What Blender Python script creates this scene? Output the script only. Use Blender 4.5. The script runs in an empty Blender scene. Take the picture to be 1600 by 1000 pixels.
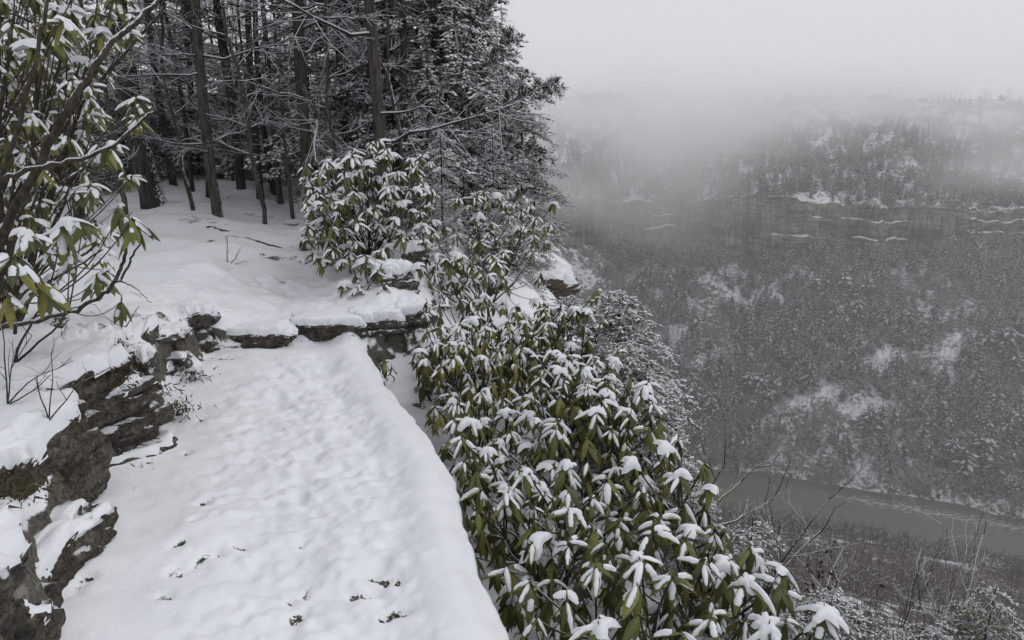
import bpy, math, random
import numpy as np
from math import radians, sin, cos, pi
from mathutils import Matrix, Vector

SC = bpy.context.scene
COL = SC.collection
random.seed(7)
RNG = np.random.default_rng(11)

# ------------------------------------------------------------------ camera, sky, sun, exposure
CAM_H, PITCH, FPX = 1.65, radians(15.2), 1067.0
cam_d = bpy.data.cameras.new('camera')
cam_d.sensor_width = 36.0
cam_d.lens = 24.0
cam_d.clip_start = 0.05
cam_d.clip_end = 6000
cam = bpy.data.objects.new('camera', cam_d)
COL.objects.link(cam)
cam.location = (0, 0, CAM_H)
cam.rotation_euler = (pi / 2 - PITCH, 0, 0)
SC.camera = cam

SUN_EL, SUN_AZ = radians(55), radians(70)          # azimuth measured from +Y towards +X
world = bpy.data.worlds.new('World')
SC.world = world
world.use_nodes = True
wn = world.node_tree
bg = wn.nodes['Background']
sky = wn.nodes.new('ShaderNodeTexSky')
sky.sky_type = 'NISHITA'
sky.sun_disc = False
sky.sun_elevation = SUN_EL
sky.sun_rotation = SUN_AZ
sky.altitude = 0
sky.air_density = 1.0
sky.dust_density = 6.0
sky.ozone_density = 1.0
hs = wn.nodes.new('ShaderNodeHueSaturation')       # an overcast sky has no blue of its own
hs.inputs['Saturation'].default_value = 0.06
wn.links.new(sky.outputs[0], hs.inputs['Color'])
wmx = wn.nodes.new('ShaderNodeMix')                # even cloud cover over the clear-sky gradient
wmx.data_type = 'RGBA'
wmx.inputs[0].default_value = 0.8
wn.links.new(hs.outputs[0], wmx.inputs[6])
wmx.inputs[7].default_value = (8.2, 8.35, 8.8, 1)
wn.links.new(wmx.outputs[2], bg.inputs['Color'])
bg.inputs['Strength'].default_value = 0.1

sun_d = bpy.data.lights.new('sun', 'SUN')
sun_d.energy = 0.5
sun_d.angle = radians(50)
sun_d.color = (1.0, 0.97, 0.93)
sun = bpy.data.objects.new('sun', sun_d)
COL.objects.link(sun)
sdir = Vector((sin(SUN_AZ) * cos(SUN_EL), cos(SUN_AZ) * cos(SUN_EL), sin(SUN_EL)))
sun.rotation_euler = sdir.to_track_quat('Z', 'Y').to_euler()
sun.location = (20, 10, 60)

SC.view_settings.view_transform = 'Standard'
SC.view_settings.look = 'None'
SC.view_settings.gamma = 1.0
SC.view_settings.exposure = 0.0
SC.view_settings.use_curve_mapping = False
cy = SC.cycles
cy.max_bounces = 14
cy.diffuse_bounces = 5
cy.glossy_bounces = 2
cy.transmission_bounces = 2
cy.volume_bounces = 12
cy.transparent_max_bounces = 8
cy.volume_max_steps = 256
cy.use_denoising = True
cy.caustics_reflective = False
cy.caustics_refractive = False
cy.sample_clamp_indirect = 6


# ------------------------------------------------------------------ helpers
def ray(px, py):
    a = (px - 800) / FPX
    b = (500 - py) / FPX
    return np.array([a, cos(PITCH) + b * sin(PITCH), -sin(PITCH) + b * cos(PITCH)])


def at(px, py, dist):
    """World point seen at photo pixel px,py, dist metres ahead on the ground."""
    d = ray(px, py)
    return d * (dist / d[1]) + np.array([0, 0, CAM_H])


def atz(px, py, z):
    d = ray(px, py)
    return d * ((z - CAM_H) / d[2]) + np.array([0, 0, CAM_H])


def sstep(a, b, x):
    t = np.clip((x - a) / (b - a), 0, 1)
    return t * t * (3 - 2 * t)


def _hash(ix, iy, iz, seed):
    h = (ix * 374761393 + iy * 668265263 + iz * 1274126177 + seed * 974634533) & 0xFFFFFFFF
    h = ((h ^ (h >> 13)) * 1274126177) & 0xFFFFFFFF
    h = ((h ^ (h >> 16)) * 2246822519) & 0xFFFFFFFF
    return ((h ^ (h >> 15)) & 0xFFFFFF).astype(np.float64) / 8388607.5 - 1.0


def noise3(x, y, z, seed=0):
    x, y, z = np.broadcast_arrays(np.asarray(x, float), np.asarray(y, float), np.asarray(z, float))
    fx, fy, fz = np.floor(x), np.floor(y), np.floor(z)
    ix, iy, iz = fx.astype(np.int64), fy.astype(np.int64), fz.astype(np.int64)
    tx, ty, tz = x - fx, y - fy, z - fz
    tx = tx * tx * tx * (tx * (tx * 6 - 15) + 10)
    ty = ty * ty * ty * (ty * (ty * 6 - 15) + 10)
    tz = tz * tz * tz * (tz * (tz * 6 - 15) + 10)
    c = lambda a, b, d: _hash(ix + a, iy + b, iz + d, seed)
    l = lambda a, b, t: a + (b - a) * t
    return l(l(l(c(0, 0, 0), c(1, 0, 0), tx), l(c(0, 1, 0), c(1, 1, 0), tx), ty),
             l(l(c(0, 0, 1), c(1, 0, 1), tx), l(c(0, 1, 1), c(1, 1, 1), tx), ty), tz)


def noise2(x, y, seed=0):
    x, y = np.broadcast_arrays(np.asarray(x, float), np.asarray(y, float))
    fx, fy = np.floor(x), np.floor(y)
    ix, iy = fx.astype(np.int64), fy.astype(np.int64)
    tx, ty = x - fx, y - fy
    tx = tx * tx * tx * (tx * (tx * 6 - 15) + 10)
    ty = ty * ty * ty * (ty * (ty * 6 - 15) + 10)
    z0 = np.zeros_like(ix)
    c = lambda a, b: _hash(ix + a, iy + b, z0, seed)
    u = c(0, 0) + (c(1, 0) - c(0, 0)) * tx
    v = c(0, 1) + (c(1, 1) - c(0, 1)) * tx
    return u + (v - u) * ty


def fbm2(x, y, oct=4, seed=0, g=0.5):
    s, a = 0, 1.0
    for o in range(oct):
        s = s + a * noise2(x * 2 ** o + o * 17.3, y * 2 ** o - o * 9.1, seed + o)
        a *= g
    return s


def fbm3(x, y, z, oct=4, seed=0, g=0.5):
    s, a = 0, 1.0
    for o in range(oct):
        s = s + a * noise3(x * 2 ** o + o * 17.3, y * 2 ** o - o * 9.1, z * 2 ** o + o * 5.7, seed + o)
        a *= g
    return s


class Geo:
    """Collects vertices and faces of ONE mesh."""

    def __init__(self):
        self.V, self.F, self.M, self.n = [], {3: [], 4: []}, {3: [], 4: []}, 0

    def add(self, verts, faces, mat=0):
        verts = np.asarray(verts, float).reshape(-1, 3)
        faces = np.asarray(faces, np.int64)
        if faces.size == 0:
            return
        k = faces.shape[1]
        self.V.append(verts)
        self.F[k].append(faces + self.n)
        self.M[k].append(np.full(len(faces), mat, np.int32) if np.isscalar(mat) else np.asarray(mat, np.int32))
        self.n += len(verts)

    def mesh(self, name, mats, smooth=True, attrs=None):
        V = np.concatenate(self.V)
        me = bpy.data.meshes.new(name)
        L, S, MI, pos = [], [], [], 0
        for k in (3, 4):
            if self.F[k]:
                f = np.concatenate(self.F[k])
                L.append(f.ravel())
                S.append(pos + np.arange(len(f)) * k)
                pos += f.size
                MI.append(np.concatenate(self.M[k]))
        L, S, MI = np.concatenate(L), np.concatenate(S), np.concatenate(MI)
        me.vertices.add(len(V))
        me.vertices.foreach_set('co', V.ravel().astype(np.float32))
        me.loops.add(len(L))
        me.loops.foreach_set('vertex_index', L.astype(np.int32))
        me.polygons.add(len(S))
        me.polygons.foreach_set('loop_start', S.astype(np.int32))
        for m in mats:
            me.materials.append(m)
        me.polygons.foreach_set('material_index', MI)
        me.polygons.foreach_set('use_smooth', np.full(len(S), bool(smooth)))
        for an, av in (attrs or {}).items():
            a = me.attributes.new(an, 'FLOAT', 'POINT')
            a.data.foreach_set('value', np.asarray(av, np.float32))
        me.update(calc_edges=True)
        return me


def link(name, mesh, parent=None, loc=(0, 0, 0), rot=(0, 0, 0), scale=(1, 1, 1)):
    o = bpy.data.objects.new(name, mesh)
    COL.objects.link(o)
    o.parent = parent
    o.location = loc
    o.rotation_euler = rot
    o.scale = scale
    return o


def tag(o, label=None, cat=None, group=None, kind=None):
    if label:
        o['label'] = label
    if cat:
        o['category'] = cat
    if group:
        o['group'] = group
    if kind:
        o['kind'] = kind
    return o


def thing(name, label, cat, loc, group=None, rot=(0, 0, 0)):
    e = bpy.data.objects.new(name, None)
    e.empty_display_size = 0.1
    COL.objects.link(e)
    e.location = loc
    e.rotation_euler = rot
    return tag(e, label, cat, group)


def unit(v):
    v = np.asarray(v, float)
    return v / np.maximum(np.linalg.norm(v, axis=-1, keepdims=True), 1e-9)


def frames(d):
    d = unit(d)
    up = np.where(np.abs(d[:, 2:3]) > 0.95, np.array([[1.0, 0, 0]]), np.array([[0, 0, 1.0]]))
    s = unit(np.cross(d, up))
    return d, s, np.cross(s, d)


def prisms(g, P0, P1, r0, r1, sides=3, mat=0):
    """Many straight tapered segments at once."""
    P0, P1 = np.asarray(P0, float).reshape(-1, 3), np.asarray(P1, float).reshape(-1, 3)
    n = len(P0)
    if n == 0:
        return
    r0 = np.broadcast_to(np.asarray(r0, float), (n,)).reshape(-1, 1, 1)
    r1 = np.broadcast_to(np.asarray(r1, float), (n,)).reshape(-1, 1, 1)
    _, s, u = frames(P1 - P0)
    a = np.arange(sides) * 2 * pi / sides + pi / 2
    ring = s[:, None, :] * np.cos(a)[None, :, None] + u[:, None, :] * np.sin(a)[None, :, None]
    V = np.concatenate([P0[:, None] + ring * r0, P1[:, None] + ring * r1], axis=1)
    k = np.arange(sides)
    q = np.stack([k, (k + 1) % sides, (k + 1) % sides + sides, k + sides], 1)
    F = (np.arange(n)[:, None, None] * 2 * sides + q[None]).reshape(-1, 4)
    g.add(V.reshape(-1, 3), F, mat)


def tube(g, P, R, sides=7, mat=0, bump=0.0, seed=0):
    """One smooth tube along a polyline."""
    P = np.asarray(P, float)
    n = len(P)
    R = np.broadcast_to(np.asarray(R, float), (n,))
    T = unit(np.gradient(P, axis=0))
    ref = np.array([0.31, 0.95, 0.05])
    if abs(np.dot(T[0], ref)) > 0.9:
        ref = np.array([1.0, 0, 0.2])
    s = unit(np.cross(T, ref))
    u = np.cross(s, T)
    a = np.arange(sides) * 2 * pi / sides
    ring = s[:, None] * np.cos(a)[None, :, None] + u[:, None] * np.sin(a)[None, :, None]
    rr = np.repeat(R[:, None], sides, 1)
    if bump:
        q = P[:, None] + ring * rr[:, :, None]
        rr = rr * (1 + bump * noise3(q[..., 0] * 3 / R.max() * .35, q[..., 1] * 3 / R.max() * .35, q[..., 2] * 1.1 / R.max() * .25, seed))
    V = P[:, None] + ring * rr[:, :, None]
    i, k = np.meshgrid(np.arange(n - 1), np.arange(sides), indexing='ij')
    F = np.stack([i * sides + k, i * sides + (k + 1) % sides, (i + 1) * sides + (k + 1) % sides, (i + 1) * sides + k], -1).reshape(-1, 4)
    g.add(V.reshape(-1, 3), F, mat)
    g.add(np.concatenate([V[-1], P[-1:] + T[-1:] * R[-1]]),
          np.array([[k, (k + 1) % sides, sides] for k in range(sides)]), mat)


def bez(a, b, c, n):
    t = np.linspace(0, 1, n)[:, None]
    return (1 - t) ** 2 * a + 2 * t * (1 - t) * b + t * t * c


# ------------------------------------------------------------------ materials
class NT:
    def __init__(self, name):
        self.m = bpy.data.materials.new(name)
        self.m.use_nodes = True
        self.t = self.m.node_tree
        self.b = self.t.nodes['Principled BSDF']
        self.out = self.t.nodes['Material Output']

    def n(self, typ, ins=None, **props):
        nd = self.t.nodes.new(typ)
        for k, v in props.items():
            setattr(nd, k, v)
        for k, v in (ins or {}).items():
            if hasattr(v, 'is_output'):
                self.t.links.new(v, nd.inputs[k])
            else:
                nd.inputs[k].default_value = v
        return nd

    def pos(self, scale=(1, 1, 1), obj=False):
        tc = self.n('ShaderNodeTexCoord')
        mp = self.n('ShaderNodeMapping', {'Vector': tc.outputs['Object'], 'Scale': scale})
        return mp.outputs[0]

    def noise(self, vec, scale, detail=4, rough=0.55):
        return self.n('ShaderNodeTexNoise', {'Vector': vec, 'Scale': scale, 'Detail': detail, 'Roughness': rough}).outputs['Fac']

    def ramp(self, fac, stops):
        r = self.n('ShaderNodeValToRGB', {'Fac': fac})
        e = r.color_ramp.elements
        while len(e) < len(stops):
            e.new(0.5)
        for i, (p, c) in enumerate(stops):
            e[i].position = p
            e[i].color = (*c, 1) if len(c) == 3 else c
        return r.outputs[0]

    def mix(self, fac, a, b):
        return self.n('ShaderNodeMix', {0: fac, 6: a, 7: b}, data_type='RGBA').outputs[2]

    def math(self, op, a, b=0.0, c=0.0):
        return self.n('ShaderNodeMath', {0: a, 1: b, 2: c}, operation=op).outputs[0]

    def mr(self, v, a, b, c=0.0, d=1.0):
        return self.n('ShaderNodeMapRange', {0: v, 1: a, 2: b, 3: c, 4: d}).outputs[0]

    def nz(self):
        g = self.n('ShaderNodeNewGeometry')
        return self.n('ShaderNodeSeparateXYZ', {0: g.outputs['Normal']}).outputs[2]

    def set(self, color=None, rough=None, bump=None, bstr=0.4, bdist=0.02, spec=None):
        def put(k, v):
            if hasattr(v, 'is_output'):
                self.t.links.new(v, self.b.inputs[k])
            else:
                self.b.inputs[k].default_value = v
        if color is not None:
            put('Base Color', color)
        if rough is not None:
            put('Roughness', rough)
        if spec is not None:
            put('Specular IOR Level', spec)
        if bump is not None:
            bn = self.n('ShaderNodeBump', {'Height': bump, 'Strength': bstr, 'Distance': bdist})
            self.t.links.new(bn.outputs[0], self.b.inputs['Normal'])
        return self.m


SNOW = (0.80, 0.815, 0.855, 1)


def m_snow(name='snow', fine=1.0):
    t = NT(name)
    p = t.pos()
    a = t.noise(p, 9 * fine, 5, 0.6)
    b = t.noise(p, 70 * fine, 4, 0.6)
    h = t.math('ADD', a, t.math('MULTIPLY', b, 0.35))
    c = t.ramp(t.noise(p, 3 * fine, 4), [(0.3, (0.77, 0.785, 0.825)), (0.7, (0.83, 0.845, 0.88))])
    return t.set(c, 0.65, h, 0.35, 0.02 / fine, 0.25)


def m_ground():
    """Snow blanket; leaf litter where 'bare' is set; wet rock and soil where the ground stands steep."""
    t = NT('snowy_ground')
    p = t.pos()
    n1 = t.noise(p, 14, 6, 0.65)
    n2 = t.noise(p, 70, 5, 0.65)
    n3 = t.noise(p, 3.5, 4, 0.6)
    rock = t.ramp(t.noise(p, 11, 8, 0.7), [(0.36, (0.03, 0.026, 0.023)), (0.48, (0.13, 0.118, 0.105)), (0.56, (0.075, 0.07, 0.05)), (0.66, (0.24, 0.225, 0.20))])
    lit = t.ramp(n2, [(0.3, (0.012, 0.01, 0.008)), (0.55, (0.05, 0.036, 0.022)), (0.75, (0.12, 0.085, 0.05))])
    sn = t.ramp(n3, [(0.3, (0.77, 0.785, 0.825)), (0.7, (0.83, 0.845, 0.88))])
    steep = t.mr(t.math('ADD', t.nz(), t.math('MULTIPLY', t.math('SUBTRACT', n1, 0.5), 0.5)), 0.42, 0.56, 1, 0)
    at_ = t.n('ShaderNodeAttribute', attribute_name='bare').outputs['Fac']
    nf = t.math('ADD', t.math('MULTIPLY', t.math('SUBTRACT', n1, 0.5), 0.6), t.math('MULTIPLY', t.math('SUBTRACT', n2, 0.5), 1.1))
    bare = t.mr(t.math('ADD', at_, nf), 0.5, 0.6, 0, 1)
    c = t.mix(bare, t.mix(steep, sn, rock), lit)
    h = t.math('ADD', n1, t.math('MULTIPLY', n2, 0.4))
    return t.set(c, t.mr(steep, 0, 1, 0.65, 0.75), h, 0.38, 0.018, 0.25)


def m_rock(name, dark=1.0, warm=0.0, snow_lo=0.62):
    t = NT(name)
    p = t.pos()
    st = t.pos((1, 1, 5))
    n1 = t.noise(p, 13, 8, 0.72)
    n2 = t.noise(st, 7, 7, 0.7)
    n3 = t.noise(p, 60, 5, 0.7)
    f = t.math('ADD', t.math('MULTIPLY', n1, 0.6), t.math('MULTIPLY', n2, 0.4))
    k = dark
    c = t.ramp(f, [(0.36, (0.03 * k, 0.027 * k, 0.024 * k)), (0.45, (0.11 * k, (0.10 - .01 * warm) * k, (0.088 - .02 * warm) * k)),
                   (0.53, ((0.20 + .04 * warm) * k, 0.18 * k, (0.155 - .035 * warm) * k)), (0.64, (0.38 * k, 0.355 * k, 0.325 * k))])
    lich = t.ramp(t.noise(p, 17, 6, 0.7), [(0.52, (0, 0, 0)), (0.6, (1, 1, 1))])
    c = t.mix(t.math('MULTIPLY', lich, 0.5), c, (0.10 * k, 0.105 * k, 0.075 * k, 1))
    spk = t.ramp(n3, [(0.38, (0.22, 0.21, 0.20)), (0.56, (1, 1, 1))])
    c = t.n('ShaderNodeMix', {0: 0.8, 6: c, 7: spk}, data_type='RGBA', blend_type='MULTIPLY').outputs[2]
    sn = t.mr(t.math('ADD', t.nz(), t.math('MULTIPLY', t.math('SUBTRACT', n1, 0.5), 0.9)), snow_lo, snow_lo + 0.08, 0, 1)
    h = t.math('ADD', t.math('ADD', n1, n2), t.math('MULTIPLY', n3, 0.4))
    return t.set(t.mix(sn, c, SNOW), 0.8, h, 0.8, 0.05, 0.2)


def m_bark(name, a, b, snow_lo=0.45, scale=1.0, lean=0.0):
    t = NT(name)
    v = t.pos((1, 1, 0.16))
    n1 = t.noise(v, 26 * scale, 7, 0.65)
    n2 = t.noise(t.pos(), 30 * scale, 5)
    c = t.ramp(n1, [(0.34, a), (0.66, b)])
    g = t.n('ShaderNodeNewGeometry')
    sx = t.n('ShaderNodeSeparateXYZ', {0: g.outputs['Normal']})
    nz = t.math('ADD', sx.outputs[2], t.math('MULTIPLY', sx.outputs[0], lean))
    sn = t.mr(t.math('ADD', nz, t.math('MULTIPLY', t.math('SUBTRACT', n2, 0.5), 0.9)), snow_lo, snow_lo + 0.1, 0, 1)
    return t.set(t.mix(sn, c, SNOW), 0.85, t.math('ADD', n1, t.math('MULTIPLY', n2, 0.3)), 0.9, 0.03, 0.15)


def m_foliage(name, a, b, rough=0.5, trans=0.0):
    t = NT(name)
    oi = t.n('ShaderNodeObjectInfo')
    n = t.noise(t.pos(), 2.5, 3)
    f = t.math('ADD', t.math('MULTIPLY', n, 0.7), t.math('MULTIPLY', oi.outputs['Random'], 0.45))
    c = t.ramp(f, [(0.3, a), (0.8, b)])
    t.set(c, rough, spec=0.3)
    return t.m


def m_leaf():
    t = NT('rhododendron_leaf')
    oi = t.n('ShaderNodeObjectInfo')
    p = t.pos()
    n = t.noise(p, 9, 5)
    c = t.ramp(oi.outputs['Random'], [(0.0, (0.055, 0.066, 0.017)), (0.5, (0.125, 0.136, 0.029)), (0.85, (0.19, 0.188, 0.04)), (1.0, (0.22, 0.185, 0.042))])
    c = t.mix(t.mr(n, 0.35, 0.75, 0, 0.5), c, (0.045, 0.05, 0.016, 1))
    sx = t.n('ShaderNodeSeparateXYZ', {0: p})
    rib = t.mr(t.math('ABSOLUTE', sx.outputs[1]), 0.004, 0.012, 0.55, 0)
    c = t.mix(rib, c, (0.16, 0.17, 0.06, 1))
    g = t.n('ShaderNodeNewGeometry')
    c = t.mix(t.math('MULTIPLY', g.outputs['Backfacing'], 0.7), c, (0.12, 0.12, 0.05, 1))
    t.set(c, 0.42, n, 0.25, 0.02, 0.4)
    return t.m


M_SNOW = m_snow()
M_SNOWF = m_snow('leaf_snow', 2.0)
M_GROUND = m_ground()
M_ROCK = m_rock('grey_rock')
M_ROCKD = m_rock('dark_wet_rock', 0.75, 0.3, 0.7)
M_ROCKW = m_rock('warm_rock', 0.95, 0.8, 0.75)
M_BARK = m_bark('conifer_bark', (0.016, 0.014, 0.012), (0.085, 0.074, 0.064), 0.60, lean=.5)
M_BARKG = m_bark('grey_bark', (0.025, 0.022, 0.02), (0.12, 0.106, 0.092), 0.60, 1.3, lean=.5)
M_TWIG = m_bark('twig_bark', (0.025, 0.02, 0.017), (0.075, 0.064, 0.055), 0.12, 2.0)
M_STEM = m_bark('shrub_stem_bark', (0.035, 0.027, 0.02), (0.11, 0.09, 0.07), 0.55, 2.0)
M_NEEDLE = m_foliage('conifer_needles', (0.036, 0.038, 0.020), (0.11, 0.105, 0.05))
M_NEEDLE2 = m_foliage('pine_needles', (0.02, 0.026, 0.014), (0.06, 0.065, 0.03))
M_FARN = m_foliage('far_needles', (0.028, 0.030, 0.028), (0.075, 0.077, 0.072), 0.8)
M_FROST = m_foliage('frosted_foliage', (0.36, 0.365, 0.38), (0.50, 0.505, 0.525), 0.8)
M_FART = m_foliage('far_twigs', (0.06, 0.054, 0.052), (0.14, 0.128, 0.126), 0.9)
M_BRUSH = m_foliage('brown_brush', (0.045, 0.032, 0.028), (0.10, 0.072, 0.062), 0.9)
M_LEAF = m_leaf()
M_BUD = m_foliage('leaf_buds', (0.12, 0.09, 0.03), (0.2, 0.14, 0.05))
M_MOSS = m_foliage('rusty_moss', (0.04, 0.022, 0.006), (0.15, 0.085, 0.022), 0.9)
M_DARKMOSS = m_foliage('dark_moss', (0.018, 0.016, 0.009), (0.075, 0.06, 0.03), 0.9)
M_DRYLEAF = m_foliage('dry_leaves', (0.05, 0.022, 0.014), (0.13, 0.06, 0.04), 0.8)

# ------------------------------------------------------------------ the lie of the land
LEFT = np.array([(-1.05, -1.0), (-1.2, 0.6), (-1.40, 1.55), (-1.53, 1.95), (-1.69, 2.29), (-1.78, 2.46), (-1.97, 2.81), (-1.97, 3.09),
                 (-2.10, 3.41), (-2.22, 3.85), (-2.25, 4.5), (-2.36, 4.95)])
LEDGE = np.array([(-2.36, 4.95), (-1.86, 5.12), (-1.58, 5.35), (-1.32, 5.30), (-1.09, 5.52), (-0.85, 5.74)])
BACK = np.array([(-0.85, 5.74), (-0.78, 6.1), (-0.95, 6.9), (-0.95, 7.8), (-0.6, 9.0), (-0.35, 11.0), (-0.1, 14), (0.0, 18), (-0.3, 25), (-3, 45)])
UPPER = np.concatenate([LEFT, LEDGE[1:], BACK[1:], [(-60, 60), (-60, -20), (-1.05, -20)]])
EDGE = np.array([(0.45, -1.0), (0.2, 0.8), (-0.02, 1.95), (-0.15, 2.37), (-0.31, 2.99), (-0.37, 3.26), (-0.61, 3.85), (-0.94, 4.53), (-1.2, 5.2)])
PATHPOLY = np.concatenate([EDGE, [(-1.3, 5.6), (-3.2, 5.6), (-3.2, -1)]])
CLIFF_Y = np.array([-400, -60, -10, 0, 2, 4, 6, 10, 16, 25, 45, 46, 400])
CLIFF_X = np.array([300, 40, 5, 1.9, 1.35, 1.2, 1.0, 0.65, 0.4, 0.1, -3, -400, -900])


def seg_dist(x, y, poly, closed=True):
    d2 = np.full(x.shape, 1e18)
    n = len(poly)
    for i in range(n if closed else n - 1):
        a, b = poly[i], poly[(i + 1) % n]
        ab = b - a
        t = np.clip(((x - a[0]) * ab[0] + (y - a[1]) * ab[1]) / (ab @ ab + 1e-12), 0, 1)
        d2 = np.minimum(d2, (x - a[0] - t * ab[0]) ** 2 + (y - a[1] - t * ab[1]) ** 2)
    return np.sqrt(d2)


def sdf(x, y, poly):
    d = seg_dist(x, y, poly)
    ins = np.zeros(x.shape, bool)
    n = len(poly)
    for i in range(n):
        a, b = poly[i], poly[(i + 1) % n]
        if a[1] == b[1]:
            continue
        c = ((a[1] > y) != (b[1] > y)) & (x < (b[0] - a[0]) * (y - a[1]) / (b[1] - a[1]) + a[0])
        ins ^= c
    return np.where(ins, d, -d)


BARE = []          # (x, y, radius along x, radius along y, depth): places where the litter shows through
for px, py, w, h in [(322, 802, 9, 5), (305, 835, 5, 4), (285, 868, 7, 6), (318, 886, 9, 10), (378, 862, 16, 6), (345, 880, 10, 4), (274, 915, 9, 8),
                     (262, 958, 18, 4), (470, 848, 5, 6), (601, 898, 27, 6), (565, 922, 24, 4), (480, 918, 4, 10), (620, 950, 14, 5), (632, 950, 6, 6),
                     (463, 966, 14, 10), (450, 940, 5, 3), (314, 668, 5, 5), (293, 726, 4, 3), (250, 728, 4, 3), (140, 945, 8, 10), (600, 965, 10, 3)]:
    q = atz(px, py, 0)
    sc_ = q[1] / FPX
    BARE.append((q[0], q[1], w * sc_ * 0.9, h * sc_ * 1.6))
for px, py, w, h, z in [(430, 482, 14, 4, .25), (455, 478, 9, 3, .25), (372, 372, 10, 2, .55), (430, 388, 30, 3, .45), (470, 392, 25, 2, .45), (335, 358, 20, 3, .6),
                        (305, 463, 7, 4, .4), (285, 448, 5, 3, .4), (75, 548, 8, 5, .5), (40, 560, 10, 4, .5), (130, 565, 5, 4, .5), (165, 535, 6, 14, .5), (205, 505, 10, 8, .45),
                        (300, 515, 5, 14, .35), (250, 525, 8, 4, .4), (90, 580, 8, 4, .5), (330, 330, 18, 3, .7), (300, 318, 14, 3, .8), (400, 350, 16, 2, .6),
                        (60, 650, 10, 5, .5), (35, 700, 8, 5, .5), (690, 665, 10, 6, -.5), (655, 640, 12, 5, -.5), (640, 605, 12, 6, -.5), (720, 690, 10, 6, -.5),
                        (790, 870, 22, 16, -.5), (860, 900, 25, 12, -.5), (330, 525, 20, 4, .25), (430, 360, 10, 2, .55), (260, 430, 5, 3, .5)]:
    q = atz(px, py, z)
    sc_ = q[1] / FPX
    BARE.append((q[0], q[1], w * sc_, h * sc_ * 2.2))


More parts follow.
